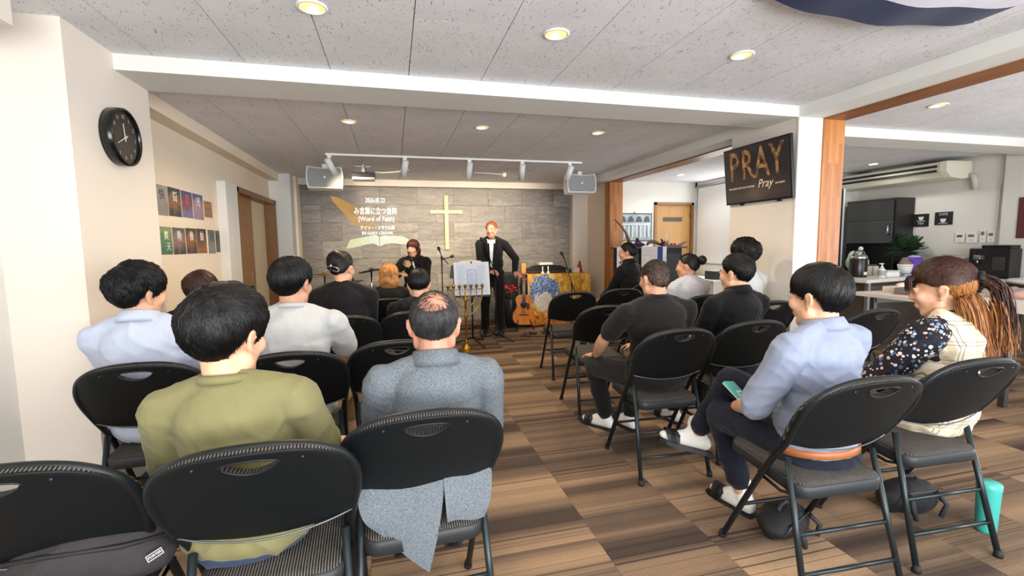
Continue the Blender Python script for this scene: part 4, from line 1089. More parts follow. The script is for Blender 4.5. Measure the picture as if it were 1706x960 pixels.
# ================================================================== THINGS ON WALLS AND CEILING
M_BLK = M('141415', .45); M_BLKG = M('0E0E10', .2); M_WHT = M('E9E8E3', .45); M_CHR = M('C8C8C6', .18, 1.0); M_BRASS = M('A8802E', .28, 1.0); M_GREYP = M('8C908E', .6, bump=.2, bscale=400)
M_DKMET = M('1C1D1F', .35, .6); M_SILK = M('D9D6CE', .6)
RW = (PI/2, 0, PI/2)      # writing on a wall that faces +X
RF = (PI/2, 0, 0)         # writing that faces the audience
RR = (PI/2, 0, -PI/2)     # writing on a wall that faces -X

# ---- clock
ck = thing('wall_clock', 'round black wall clock with grey numerals on the left column', 'clock', (-1.42, 2.985, 1.93))
rot = Matrix.Rotation(PI/2, 4, 'Y')
MB().lathe([(.0, 0), (.150, 0), (.152, .03), (.150, .055), (.140, .058), (.137, .044)], seg=48, mat=rot).build('case', M_BLKG, ck)
MB().lathe([(0, .040), (.138, .040)], seg=48, mat=rot).build('dial', M('2A2523', .5), ck)
for h in range(1, 13):
    a = math.radians(30*h); text('numeral', str(h), .030, M('A9A49B', .5), ck, (.0405, .108*math.sin(a), .108*math.cos(a)), RW)
def hand_(name, ang, L, w_, x):
    a = math.radians(ang); d = V((0, math.sin(a), math.cos(a))); s = V((0, math.cos(a), -math.sin(a)))
    MB().rings([[V((x, 0, 0))-d*.022-s*w_, V((x, 0, 0))-d*.022+s*w_, V((x, 0, 0))+d*L+s*w_*.6, V((x, 0, 0))+d*L-s*w_*.6],
                [V((x+.002, 0, 0))-d*.022-s*w_, V((x+.002, 0, 0))-d*.022+s*w_, V((x+.002, 0, 0))+d*L+s*w_*.6, V((x+.002, 0, 0))+d*L-s*w_*.6]], smooth=False).build(name, M('C9C4B8', .4), ck)
hand_('hour_hand', 352, .072, .0045, .043); hand_('minute_hand', 242, .092, .0035, .046)
MB().cyl((.042, 0, 0), (.050, 0, 0), .007, seg=12).build('hub', M('C9C4B8', .4), ck)

# ---- posters
def poster_mat(name, stops, warp=1.5, scale=9):
    t = NT('poster_'+name); oc = t.coord(); z = t.sep(oc)[2]
    n = t.noise(oc, scale, 5, .6, warp)
    f = t.math('ADD', t.math('MULTIPLY', z, 3.2), t.math('MULTIPLY_ADD', n, .9, .05))
    t.col(t.ramp(f, [(i/(len(stops)-1), tuple(x*.62 for x in lin(c)[:3])+(1,)) for i, c in enumerate(stops)])); t.set(.5, spec=.25); return t.m
PO = [(3.975, 4.17, 1.582, 1.81, ['B9B4AE', 'A19A95', 'C6C1BC', 'B0AAA6'], '快', '333036', 'grey ink-style poster, first of the upper row nearest the column'),
      (4.18, 4.40, 1.587, 1.813, ['20242F', '2C3140', 'B07A3A', '2A3346', '1B2130'], '街', 'E6E0D0', 'dark poster with a golden city glow, second of the upper row'),
      (4.415, 4.625, 1.590, 1.811, ['5C6FA8', '8A8FC0', '9C4A52', '4A62A0', '22365E'], '花', 'C84C4C', 'blue poster with a red blot, third of the upper row'),
      (4.64, 4.86, 1.588, 1.812, ['6A78A8', 'B9A0BC', 'D2A8AC', '5A6CA8', '384C86'], '光', 'E6DCE6', 'violet blue poster with pale pink centre, fourth of the upper row'),
      (4.885, 5.075, 1.62, 1.77, ['8A4F2C', 'B87A4C', 'C98F62', 'A8683E'], '二', '3A2418', 'small orange brown poster at the far end of the upper row'),
      (3.995, 4.19, 1.286, 1.497, ['3E8A66', '2E7A66', '5E9C6C', 'A8B878', '4C8C68'], '笑天', 'E4E6C8', 'green poster with pale brush characters in the lower row'),
      (4.205, 4.43, 1.284, 1.498, ['20212A', '2A2A34', 'B08C86', '6C6A78', '30323E'], '動', 'E0DAD4', 'dark poster with a dusk sky and white character in the lower row'),
      (4.445, 4.66, 1.286, 1.503, ['221A18', '3A2A22', 'B26A2C', '3C302A', '241E1C'], '後', 'E8E0D4', 'dark brown poster with an orange glow in the lower row'),
      (4.67, 4.88, 1.286, 1.506, ['241C18', 'B8702E', '6A4426', '2A2220', '1E1A1A'], '始', 'EDE6DA', 'black and amber poster with large white characters in the lower row'),
      (4.925, 5.095, 1.28, 1.503, ['6C7268', '9A9C92', '747A74', '5A605C'], '快', '3A3A3A', 'misty grey green poster in the lower row'),
      (5.115, 5.225, 1.29, 1.503, ['2E3C34', '4A5E50', '36443E', '6C7A72'], '山', '26302A', 'narrow dark green poster at the far end of the lower row')]
for y0, y1, z0, z1, st, ch, cc, lb in PO:
    t = thing('poster', lb, 'poster', (-1.6795, (y0+y1)/2, (z0+z1)/2), 0, 'posters on the left wall')
    hw, hh = (y1-y0)/2, (z1-z0)/2
    MB().box((0, -hw, -hh), (.0015, hw, hh)).build('sheet', poster_mat(lb[:14], st), t)
    for i, c in enumerate(ch):
        text('brush_character', c, .085 if len(ch) == 1 else .07, M(cc, .5), t, (.0018, (.02 if i % 2 else -.01)+hw*.15, hh*.35-.085*i), RW, bold=.0015)
M_CLEAR = M('F0EFEA', .25, alpha=.03, spec=.3)
for nm, y0, y1, z0, z1, lb in (('a', 3.93, 5.12, 1.50, 1.88, 'clear plastic pocket sheet over the upper row of posters'), ('b', 3.95, 5.24, 1.20, 1.535, 'clear plastic pocket sheet over the lower row of posters')):
    tag(MB().box((-1.6772, y0, z0), (-1.6762, y1, z1)).build('plastic_sleeve', M_CLEAR), lb, 'sleeve', 'plastic poster sleeves')

# ---- screen with the word PRAY on the pillar
tv = thing('television', 'black wall television tilted down on the pillar, showing the word PRAY', 'television', (3.105, 3.39, 1.92))
tm = Matrix.Rotation(math.radians(-6), 4, 'Y')
tvp = bpy.data.objects.new('screen_panel', MB().box((-.062, -.375, -.245), (-.034, .375, .255), .004).mesh('screen_panel')); COL.objects.link(tvp); tvp.parent = tv; tvp.data.materials.append(M('0B0B0C', .25)); tvp.matrix_local = tm
def tvscr():
    t = NT('television_picture'); oc = t.coord(); x, y, z = t.sep(oc)
    n = t.noise(oc, 3.0, 3)
    f = t.math('SUBTRACT', 1.0, t.math('MULTIPLY', t.math('ADD', t.math('ABSOLUTE', t.math('ADD', z, .17)), t.math('MULTIPLY', t.math('ABSOLUTE', y), .35)), 4.0))
    c = t.ramp(t.math('MULTIPLY', f, t.math('ADD', n, .4)), [(0, '241E1E'), (.6, '3E342C'), (1, '564838')])
    t.col(lin('0A0A0A')); t.l(c, t.b.inputs['Emission Color']); t.set(.12, Emission_Strength=.75); return t.m
MB().box((-.0632, -.362, -.230), (-.0620, .362, .243)).build('picture', tvscr(), tvp)
def fire():
    t = NT('letter_picture'); oc = t.coord(); n = t.noise(oc, 14, 5, .7, .5)
    c = t.ramp(n, [(.3, '1E1512'), (.45, '5A3A26'), (.56, 'C08850'), (.66, '8C4A34'), (.75, 'E8CFA0')])
    t.col(lin('101010')); t.l(c, t.b.inputs['Emission Color']); t.set(.4, Emission_Strength=.55); return t.m
M_FIRE = fire(); M_LTXT = M('B9A793', .5, emit='B09A84', estr=.5)
for i, c in enumerate('PRAY'):
    text('screen_letter', c, .36, M_FIRE, tvp, (-.0638, .245-.160*i, .075), RR, sx=.68, bold=.004)
text('screen_caption', 'Pray', .10, M_LTXT, tvp, (-.0638, -.10, -.095), RR, shear=.35, sx=.9)
text('screen_caption', 'THE CHURCH THAT PRAYS TOGETHER', .022, M_LTXT, tvp, (-.0638, .17, -.105), RR, sx=.8)
text('screen_caption', 'stays together', .022, M_LTXT, tvp, (-.0638, -.26, -.105), RR, sx=.8)
MB().box((-.04, -.15, -.10), (.0, .15, .14)).build('wall_bracket', M_BLK, tv)
for s in (-.22, .2): MB().box((-.02, s-.02, -.262), (-.004, s+.02, -.235), .003).build('mount_foot', M_BLK, tv)

# ---- ceiling track with spot lights
tr = thing('track_rail', 'white ceiling track rail across the platform carrying five spotlights', 'track', (.85, 5.66, CEIL))
MB().box((-1.55, -.016, -.022), (1.55, .016, -.0005), .003).build('rail', M_WHT, tr)
for x, ax, ay, lb in ((-.66, .38, .72, 'first white spotlight on the track, overlapping the left loudspeaker'), (.17, -.16, .7, 'second white spotlight on the track, right of the projector'), (.935, -.06, .55, 'third white spotlight on the track, above the cross'),
                  (1.60, .03, .8, 'fourth white spotlight on the track, hanging straight'), (2.235, -.22, .7, 'fifth white spotlight on the track, overlapping the right loudspeaker')):
    t = thing('track_spotlight', lb, 'spotlight', (x, 5.66, CEIL-.022), 0, 'spotlights on the ceiling track')
    MB().box((-.022, -.016, -.03), (.022, .016, 0), .004).build('adapter', M_WHT, t)
    MB().cyl((0, 0, -.03), (0, 0, -.075), .009, seg=10).build('stem', M_WHT, t)
    d = V((ax, ay*.55, -.85)).normalized(); c = V((0, 0, -.095)); a, b = c-d*.065, c+d*.125
    MB().tube([a-d*.004, a, b, b-d*.008], [.028, .037, .037, .033], 18).build('lamp_head', M('DADCDA', .4), t)
    MB().cyl(b-d*.010, b-d*.006, .029, seg=16).build('lens', M('FFF2DC', .3, emit='FFE8C0', estr=6), t)
    l = bpy.data.lights.new('spot_lamp', 'SPOT'); l.energy = 115 if -.5 < x < 2.1 else 60; l.spot_size = 1.3; l.spot_blend = .8; l.shadow_soft_size = .03; l.color = (1, .80, .55)
    o = bpy.data.objects.new('lamp', l); COL.objects.link(o); o.parent = t
    tgt = V((ax*1.5, 2.15, -.80)) if ay < 1 else d
    o.location = b+d*.01; o.rotation_euler = tgt.to_track_quat('-Z', 'Y').to_euler()

# ---- projector
pj = thing('projector', 'ceiling projector on a white pole mount above the platform', 'projector', (-.335, 6.33, CEIL))
MB().box((-.10, -.012, -.035), (.10, .012, -.02), .003).cyl((0, 0, -.03), (0, 0, -.0005), .02, seg=10).build('mount_plate', M('C9C9C6', .4), pj)
for s in (-1, 1): MB().tube([(s*.08, 0, -.028), (s*.12, 0, -.022), (s*.14, 0, -.035), (s*.125, 0, -.05)], .005, 6).build('mount_arm', M('A9A9A6', .3, .7), pj)
MB().cyl((0, 0, -.115), (0, 0, -.02), .024, seg=14).build('pole', M_WHT, pj)
MB().box((-.145, -.11, -.175), (.145, .11, -.115), .008).build('case', M('26262A', .4), pj)
MB().box((-.135, -.113, -.205), (.14, .105, -.172), .01).build('case_bottom', M('B9BABA', .5), pj)
MB().cyl((.08, .108, -.15), (.08, .125, -.15), .03, seg=18).build('lens', M('22242C', .1), pj)
MB().tube([(.012, -.03, -.02), (.03, -.04, -.07), (.035, -.05, -.10), (.05, -.06, -.12)], .004, 6).build('cable', M_BLK, pj)
tag(MB().tube([(-.19, 6.42, 2.30), (-.10, 6.55, 2.315), (.05, 6.6, 2.335), (.25, 6.62, CEIL-.006)], .011, 8).build('cable_cover', M_WHT), 'white cable conduit running along the ceiling beside the projector', 'conduit')
hk = thing('ceiling_camera', 'small white ceiling device between the third and fourth spotlights', 'device', (1.62, 6.7, CEIL))
MB().lathe([(0, 0), (.03, 0), (.032, -.02), (.03, -.04), (.02, -.055), (0, -.06)], seg=16).build('dome', M_WHT, hk)
MB().tube([(-.02, 0, -.025), (-.25, 0, -.012), (-.45, 0, -.008)], .008, 6).build('cable', M_WHT, hk)

# ---- loudspeakers hung below the ceiling
def wall_speaker(x, lb):
    t = thing('loudspeaker', lb, 'speaker', (x, 6.25, 2.195), 0, 'loudspeakers under the ceiling')
    P = [(-.20, -.135), (.20, -.135), (.215, -.07), (.218, 0), (.215, .07), (.20, .135), (.09, .122), (0, .116), (-.09, .122), (-.20, .135), (-.215, .07), (-.218, 0), (-.215, -.07)]
    MB().prism(P, 0, .20, 'y', bev=.004).build('cabinet', M_WHT, t)
    MB().prism([(a*.93, b*.90) for a, b in P], -.008, .002, 'y').build('grille', M_GREYP, t)
    MB().box((-.011, -.011, -.012), (.011, -.0075, .012), .001).build('badge', M('F2F2EE', .3), t)
    MB().box((-.03, .08, .13), (.03, .14, .184)).build('bracket', M_WHT, t)
    t.rotation_euler = (math.radians(-4), 0, math.radians(4 if x < 0 else -4))
wall_speaker(-.795, 'white framed grey loudspeaker under the ceiling, left of the stage')
wall_speaker(2.655, 'white framed grey loudspeaker under the ceiling, right of the stage')

# ---- cross and projected slide
cr = thing('wooden_cross', 'plain pale wooden cross mounted on the slate wall', 'cross', (.877, YF-.012, 1.88))
M_PINE = wood('pale_pine', 'D9AE6C', 'EBCB92', (5, 5, 1))
MB().box((-.030, -.055, -.615), (.030, -.025, .265), .002).build('upright', M_PINE, cr)
MB().box((-.265, -.056, -.028), (.265, -.026, .028), .002).build('crossbar', M_PINE, cr)
MB().box((-.015, -.026, -.3), (.015, 0, .1)).build('spacer', M('8E7448', .6), cr)
SY = YF-.0145
sl = thing('projected_slide', 'projected slide with white lettering, a golden beam and an open book on the slate', 'projection', (-.25, SY, 1.75))
M_GLOW = M('E8F6F4', .5, emit='BFE6E6', estr=.66); 
def SX(px): return (px-623)*.0104
def SZ(py): return 2.06-(py-334)*.01035-1.75
text('slide_text', '2026.05.23', .105, M_GLOW, sl, (SX(623), -.001, SZ(334)), RF, sx=.66)
text('slide_text', 'み言葉に立つ信仰', .122, M_GLOW, sl, (SX(623), -.001, SZ(351)), RF, sx=.68)
text('slide_text', '(Word of Faith)', .105, M_GLOW, sl, (SX(624), -.001, SZ(362.5)), RF, sx=.84)
text('slide_text', 'ゲイリー・クラウル師', .072, M_GLOW, sl, (SX(625), -.001, SZ(376.5)), RF, sx=.74)
text('slide_text', 'BY.GARY CROWL', .068, M_GLOW, sl, (SX(625), -.001, SZ(384.5)), RF, sx=.90)
def beam_mat():
    t = NT('projected_beam'); u = t.sep(t.coord('Generated'))[0]
    t.col(lin('C99A3C')); e = t.mix(u, lin('F0C25A'), lin('8E7434')); t.l(e, t.b.inputs['Emission Color']); t.set(.6, Emission_Strength=.28)
    v = t.coord('Object'); n = t.noise(v, 4, 2)
    t.l(t.math('MULTIPLY', t.math('SUBTRACT', 1.02, u), t.math('MULTIPLY_ADD', n, .45, .12)), t.b.inputs['Alpha']); return t.m
MB().prism([(SX(558), SZ(328)), (SX(566), SZ(329)), (SX(612), SZ(352)), (SX(636), SZ(372)), (SX(612), SZ(382)), (SX(588), SZ(368)), (SX(562), SZ(336))], -.0004, .0004, 'y').build('light_beam', beam_mat(), sl)
def book_mat(c1, c2, c3):
    t = NT('projected_book'); u = t.sep(t.coord('Generated'))[0]; n = t.noise(t.coord('Object', (3, 1, 9)), 4, 3)
    t.col(lin('8C9080')); t.l(t.mix(.35, t.ramp(u, [(0, c1), (.5, c2), (1, c3)]), t.ramp(n, [(.3, '8A9A80'), (.7, 'D8E4DC')])), t.b.inputs['Emission Color']); t.set(.6, Emission_Strength=.42); return t.m
MB().prism([(SX(577), SZ(408)), (SX(584), SZ(394)), (SX(600), SZ(391)), (SX(622), SZ(387)), (SX(626.5), SZ(390)), (SX(626.5), SZ(405)), (SX(618), SZ(400)), (SX(606), SZ(402)), (SX(590), SZ(406))], -.001, 0, 'y').build('book_page', book_mat('C8C070', 'C9D8A0', 'CFE4E4'), sl)
MB().prism([(SX(627.5), SZ(390)), (SX(634), SZ(388)), (SX(662), SZ(389)), (SX(671), SZ(394)), (SX(677), SZ(405)), (SX(664), SZ(402)), (SX(646), SZ(400)), (SX(636), SZ(401)), (SX(627.5), SZ(405))], -.001, 0, 'y').build('book_page', book_mat('CFE6E8', 'C4DCE0', 'C8CC88'), sl)

# ---- flag pinned below the ceiling
fg = thing('hanging_flag', 'navy and white cloth flag pinned flat under the ceiling at upper right', 'flag', (2.08, 1.70, 2.34))
def sheet_grid(x0, x1, y0, y1, zf, nx=24, ny=8, th=.002):
    mb = MB(); rows = []
    for j in range(ny+1):
        rows.append([(x0+(x1-x0)*i/nx, y0+(y1-y0)*j/ny) for i in range(nx+1)])
    for off in (0, th):
        g = [[mb.bm.verts.new((x, y, zf(x, y)+off)) for x, y in r] for r in rows]
        for j in range(ny):
            for i in range(nx):
                f = mb._f([g[j][i], g[j][i+1], g[j+1][i+1], g[j+1][i]]); f.smooth = True
    return mb
zf = lambda x, y: .03-.055*(1-(x/.68)**2)*(.6+.4*math.cos(y*3)) - .012*math.sin(x*14)*.5
edge = lambda x: .015-.045*(x/.66)**2*0 + .02*math.sin(x*2.2)
M_NAVY = clothmat('plain', '141F48', name='flagnavy'); M_FW = clothmat('plain', 'D9D6E2', name='flagwhite')
def warp(mb, fn):
    for v in mb.bm.verts: v.co = V(fn(v.co.x, v.co.y, v.co.z))
    return mb
wf_ = lambda x, y, z: (x, y + .03*math.sin((x+.6)*2.4)*(1 if y > -.3 else .4), z)
warp(sheet_grid(-.655, .665, -.165, 0.0, zf), wf_).build('navy_band', M_NAVY, fg)
warp(sheet_grid(-.655, .665, -.70, -.165, zf), wf_).build('white_field', M_FW, fg)
warp(sheet_grid(-.655, .665, -.86, -.70, zf), wf_).build('navy_band', M_NAVY, fg)
for s in (-.64, .65): MB().cyl((s, -.02, .022), (s, -.02, .04), .005, seg=8).build('pin', M_WHT, fg)

# ================================================================== THE PLATFORM
def mic(mb, p, d):
    p, d = V(p), V(d).normalized(); mb.tube([p-d*.02, p, p+d*.035], [.012, .024, .021], 12); return mb
def tripod(mb, r, z, n=3, a0=0, rr=.010):
    for k in range(n):
        a = a0+2*PI*k/n; mb.tube([(0, 0, z), (math.cos(a)*r, math.sin(a)*r, .012)], rr, 8)
    return mb
def mic_stand(label, x, y, h, boom, counter, tip, a0, second=None):
    t = thing('microphone_stand', label, 'microphone stand', (x, y, 0), 0, 'microphone stands on the platform')
    MB().cyl((0, 0, .06), (0, 0, h), .010, seg=10).build('pole', M_DKMET, t)
    for k in range(3):
        a = a0+2*PI*k/3; lg = MB().tube([(0, 0, .09), (math.cos(a)*.30, math.sin(a)*.30, .014)], .010, 8).build('leg', M_DKMET, t)
        MB().ell((math.cos(a)*.30, math.sin(a)*.30, .014), (.016, .016, .0135), u=10, v=6).build('rubber_foot', M_RUB, lg)
    MB().cyl((0, 0, .05), (0, 0, .13), .018, seg=10).cyl((0, 0, h-.04), (0, 0, h+.015), .017, seg=10).build('clutch', M_BLK, t)
    MB().tube([counter, (0, 0, h), boom], .007, 8).build('boom', M_DKMET, t)
    d = (V(tip)-V(boom)); 
    m_ = mic(MB().tube([boom, V(boom)+d*.72], [.009, .013], 10), V(boom)+d*.8, d).build('microphone', M_BLK, t)
    if second:
        MB().tube([second[0], second[1]], .006, 8).build('side_arm', M_DKMET, t)
        mic(MB(), second[1], V(second[1])-V(second[0])).build('microphone', M_BLK, t)
    return t
mic_stand('microphone stand below the wooden cross, holding two microphones', .70, 6.95, 1.16, (-.02, -.02, 1.22), (.10, .03, 1.05), (-.05, -.09, 1.29), .5, ((.02, 0, 1.12), (.14, -.05, 1.16)))
mic_stand('boom microphone stand before the suited man, microphone at his mouth', 1.36, 6.24, .93, (-.13, .10, 1.36), (.12, -.06, .66), (-.155, .14, 1.41), -.9)
mic_stand('boom microphone stand before the painted cloth', 2.56, 6.4, .74, (-.12, .0, 1.12), (.06, 0, .60), (-.165, -.01, 1.20), .3)

ms = thing('music_stand', 'black music stand holding printed sheets in a clear folder', 'music stand', (.99, 6.0, 0))
MB().cyl((0, 0, .08), (0, 0, .74), .012, seg=10).build('pole', M_DKMET, ms)
for k in range(3):
    a = -1.2+2*PI*k/3; MB().tube([(0, 0, .10), (math.cos(a)*.30, math.sin(a)*.30, .014)], .009, 8).build('leg', M_DKMET, ms)
tilt = Matrix.Translation((0, -.01, .88)) @ Matrix.Rotation(math.radians(-12), 4, 'X')
MB().add(MB().box((-.245, .006, -.22), (.245, .012, .20), .004).bm, tilt).build('desk', M_BLK, ms)
MB().add(MB().box((-.225, -.04, -.235), (.225, .012, -.22), .002).bm, tilt).build('ledge', M_BLK, ms)
fo_ = thing('sheet_folder', 'clear plastic folder of closely printed white sheets on the music stand', 'folder', (.99, 5.985, .885)); fo_.rotation_euler = (math.radians(-12), 0, 0)
MB().box((-.235, -.006, -.215), (.235, -.001, .225), .002).build('backing', M('B9C2CC', .35), fo_)
MB().box((-.205, -.0085, -.195), (.20, -.0062, .205), .0005).build('sheet', M('AEBACD', .5), fo_)
MB().box((-.06, -.0105, -.19), (.055, -.0087, .12), .0004).build('sheet', M('9FAECB', .5), fo_)
ln = MB()
rr_ = random.Random(5)
for k in range(18):
    z = .17-.020*k
    for xa, xb in ((-.19, -.075), (.07, .185)):
        xe = xa+(xb-xa)*rr_.uniform(.6, 1); ln.box((xa, -.0092, z), (xe, -.0087, z+.004))
    if z < .08: ln.box((-.05, -.0112, z), (-.05+.09*rr_.uniform(.5, 1), -.0107, z+.004))
o = ln.build('print_lines', M('6E7890', .6), fo_); o['kind'] = 'stuff'
for a, b in (((-.062, .124), (.057, .124)), ((-.062, -.19), (-.062, .124)), ((.057, -.19), (.057, .124))): 
    MB().cyl((a[0], -.0105, a[1]), (b[0], -.0105, b[1]), .002, seg=6).build('dark_edge', M('39404E', .5), fo_)
MB().box((-.01, -.015, .205), (.012, .0, .232), .002).build('clip', M_BLK, fo_)
tag(MB().prism([(-.23, 0), (.12, .0), (.15, .035), (.02, .05), (-.12, .04)], -.003, .003, 'y').build('loose_paper', M('C9C4B4', .6), None, (.98, 6.03, 1.085)), 'curled loose paper sticking up behind the music stand folder', 'paper')
tag(MB().obox((0, 0, 0), (.05, .03, .17), (0, .15, 0), .006).build('black_pouch', M_BLK, None, (.745, 6.05, .98)), 'small black pouch hanging at the left edge of the music stand', 'pouch')

mn = thing('menorah', 'tall brass seven-branched candelabrum standing on the floor', 'candelabrum', (.86, 5.72, 0))
MB().lathe([(0, 0), (.105, 0), (.108, .012), (.07, .022), (.05, .03), (.055, .045), (.03, .06), (.018, .09), (.024, .11), (.013, .14)], seg=28).build('base', M_BRASS, mn)
MB().lathe([(.011, .12), (.011, .40), (.022, .43), (.011, .46), (.011, .62), (.026, .64), (.011, .66), (.011, .78)], seg=16).build('stem', M_BRASS, mn)
for k in (1, 2, 3):
    r = .072*k
    for s in (-1, 1):
        MB().tube([(s*r*math.sin(a), 0, .76-.085*k*1.25*math.cos(a)) for a in [PI/2*i/8 for i in range(9)]] + [(s*r, 0, .785)], .008, 8).build('branch', M_BRASS, mn)
MB().cyl((-.225, 0, .775), (.225, 0, .775), .004, seg=8).build('tie_bar', M_BRASS, mn)
for k in range(-3, 4): MB().lathe([(0, .785), (.010, .785), (.012, .80), (.021, .815), (.022, .835), (.014, .835), (.012, .82), (0, .82)], (k*.072, 0, 0), 14).build('candle_cup', M_BRASS, mn)

# drums
M_CYM = M('2A2420', .35, .8)
def cymbal(label, x, y, z, r, tx, ty, mat):
    t = thing('cymbal_stand', label, 'cymbal', (x, y, 0), 0, 'cymbals of the drum kit')
    MB().cyl((0, 0, .05), (0, 0, z), .011, seg=10).build('pole', M_CHR, t)
    for k in range(3):
        a = .4+2*PI*k/3; MB().tube([(0, 0, .16), (math.cos(a)*.25, math.sin(a)*.25, .012)], .010, 8).build('leg', M_CHR, t)
    o = MB().lathe([(0, .03), (.03, .026), (.045, .012), (r*.6, .004), (r, -.012), (r, -.015), (r*.6, 0), (.045, .008), (0, .02)], seg=36).build('cymbal_disc', mat, t); o.location = (0, 0, z); o.rotation_euler = (tx, ty, 0)
    MB().ell((0, 0, z+.04), (.012, .012, .018), u=10, v=6).build('wing_nut', M_CHR, t)
cymbal('dark tilted cymbal behind the blonde listener', -.33, 7.25, .97, .20, -.10, -.16, M_CYM)
cymbal('pale gold cymbal half hidden behind the woman with the hair clip', -.98, 7.15, .93, .19, -.05, .05, M('B9974E', .3, .9))
dk = thing('snare_drum', 'golden wooden hand drum with red and white lacing near the cymbal', 'drum', (-.34, 7.0, 0))
MB().lathe([(.17, .42), (.20, .60), (.205, .70), (.195, .70), (.18, .60), (.16, .42)], seg=32).build('shell', wood('drum_wood', 'B9822E', 'DDAE55', (3, 3, 3)), dk)
MB().lathe([(0, .697), (.197, .697), (.197, .690), (0, .690)], seg=32).build('head', M('E2D6BC', .6), dk)
MB().lathe([(.200, .685), (.212, .685), (.212, .712), (.200, .712)], seg=32).build('hoop', M('C79A3A', .3, .6), dk)
for k in range(16):
    a = 2*PI*k/16; a2 = a+.2; MB().tube([(.208*math.cos(a), .208*math.sin(a), .69), (.19*math.cos(a2), .19*math.sin(a2), .52)], .006, 6).build('lacing', M('A83A34', .6) if k % 2 else M('E6E0D6', .6), dk)
for k in range(3):
    a = .5+2*PI*k/3; MB().tube([(.12*math.cos(a), .12*math.sin(a), .44), (.22*math.cos(a), .22*math.sin(a), .012)], .011, 8).build('leg', M_CHR, dk)
dm = thing('drum_microphone', 'short dark microphone on a stand beside the drum', 'microphone', (-.56, 7.0, 0))
MB().cyl((0, 0, .012), (0, 0, .78), .009, seg=8).build('pole', M_DKMET, dm)
mic(MB().tube([(0, 0, .78), (.06, -.02, .82)], .012, 8), (-.02, .0, .85), (-.5, 0, .6)).tube([(.0, 0, .83), (.12, 0, .835)], .008, 8).build('microphone', M_BLK, dm)
MB().lathe([(0, 0), (.10, 0), (.10, .012), (.02, .02), (0, .02)], seg=20).build('base', M_DKMET, dm)

# tower loudspeaker, guitar, flowers
sp = thing('floor_speaker', 'black floor loudspeaker between the suited man and the guitar', 'speaker', (1.83, 7.45, 0))
MB().box((-.15, -.14, 0), (.15, .14, .86), .01).build('cabinet', M('17161A', .6), sp)
MB().box((-.135, -.147, .05), (.135, -.139, .83), .004).build('grille', M('0E0E0F', .8, bump=.3, bscale=500), sp)
gs = thing('guitar_stand', 'black folding guitar stand on the platform', 'guitar stand', (1.93, 6.86, 0))
MB().tube([(-.14, -.10, .012), (-.02, .06, .42), (0, .10, .62)], .009, 8).build('leg', M_DKMET, gs)
MB().tube([(.14, -.10, .012), (.02, .06, .42), (0, .10, .62)], .009, 8).build('leg', M_DKMET, gs)
MB().tube([(0, .26, .012), (0, .10, .55)], .009, 8).build('leg', M_DKMET, gs)
MB().tube([(-.10, -.14, .10), (-.10, -.05, .07), (.10, -.05, .07), (.10, -.14, .10)], .008, 8).build('cradle', M_DKMET, gs)
gt = thing('acoustic_guitar', 'orange topped acoustic guitar on a stand, red capo at the neck', 'guitar', (1.925, 6.80, .085)); gt.rotation_euler = (math.radians(-9), math.radians(3), 0)
gp = [(0, 0)]
half = [(0, 0), (.09, .005), (.155, .045), (.180, .11), (.168, .18), (.128, .245), (.112, .285), (.122, .34), (.132, .385), (.118, .435), (.07, .468), (0, .475)]
hh_ = catmull(half, 4); gout = [(x, z) for x, z in hh_] + [(-x, z) for x, z in reversed(hh_[1:-1])]
MB().prism(gout, .004, .10, 'y').build('body', wood('guitar_side', '4A2412', '6E3A1C', (3, 3, 3)), gt)
MB().prism([(x*.985, .002+z*.992) for x, z in gout], 0, .005, 'y').build('soundboard', wood('guitar_top', 'B45E10', 'DC8622', (9, 1, .8), rough=.25), gt)
MB().lathe([(0, -.0012), (.045, -.0012), (.045, .001)], (0, 0, 0), 24, Matrix.Translation((0, 0, .31)) @ Matrix.Rotation(PI/2, 4, 'X') @ Matrix.Scale(-1, 4, V((0, 0, 1)))).build('sound_hole', M('120A06', .8), gt)
MB().lathe([(.045, -.0016), (.056, -.0016), (.056, .001)], (0, 0, 0), 28, Matrix.Translation((0, 0, .31)) @ Matrix.Rotation(PI/2, 4, 'X') @ Matrix.Scale(-1, 4, V((0, 0, 1)))).build('rosette', M('5A3416', .5), gt)
MB().box((-.075, -.010, .145), (.075, 0, .165), .003).build('bridge', M('3A1E10', .5), gt)
MB().prism([(.015, .36), (.085, .33), (.095, .27), (.06, .22), (.045, .26), (.048, .31)], -.0014, .0002, 'y').build('pick_guard', M('3A1810', .3), gt)
MB().box((-.027, -.008, .33), (.027, .012, .80), .003).build('neck', M('3A2416', .4), gt)
MB().prism([(-.030, .80), (.030, .80), (.040, .95), (.020, .965), (-.020, .965), (-.040, .95)], -.006, .012, 'y', bev=.002).build('headstock', wood('headstock_wood', 'B0702A', 'D09444', (4, 4, 2)), gt)
for k in range(3):
    for s in (-1, 1): MB().cyl((s*.036, .004, .83+.042*k), (s*.056, .004, .83+.042*k), .007, seg=8).build('tuning_peg', M_BRASS, gt)
for k in range(6): MB().cyl((-.02+.008*k, -.011, .155), (-.016+.0065*k, -.009, .81), .0008, seg=4).build('string', M('D8D2C4', .3, .9), gt)
MB().box((-.034, -.014, .70), (.034, .014, .72), .003).build('capo', M('A8202A', .4), gt)
vf = thing('flower_pot', 'bunch of red flowers behind the guitar', 'flowers', (1.80, 7.12, 0))
MB().lathe([(0, 0), (.07, 0), (.09, .45), (.085, .46), (.075, .44), (0, .43)], seg=20).build('vase', M('2A2A2C', .4), vf)
fl_r = random.Random(3)
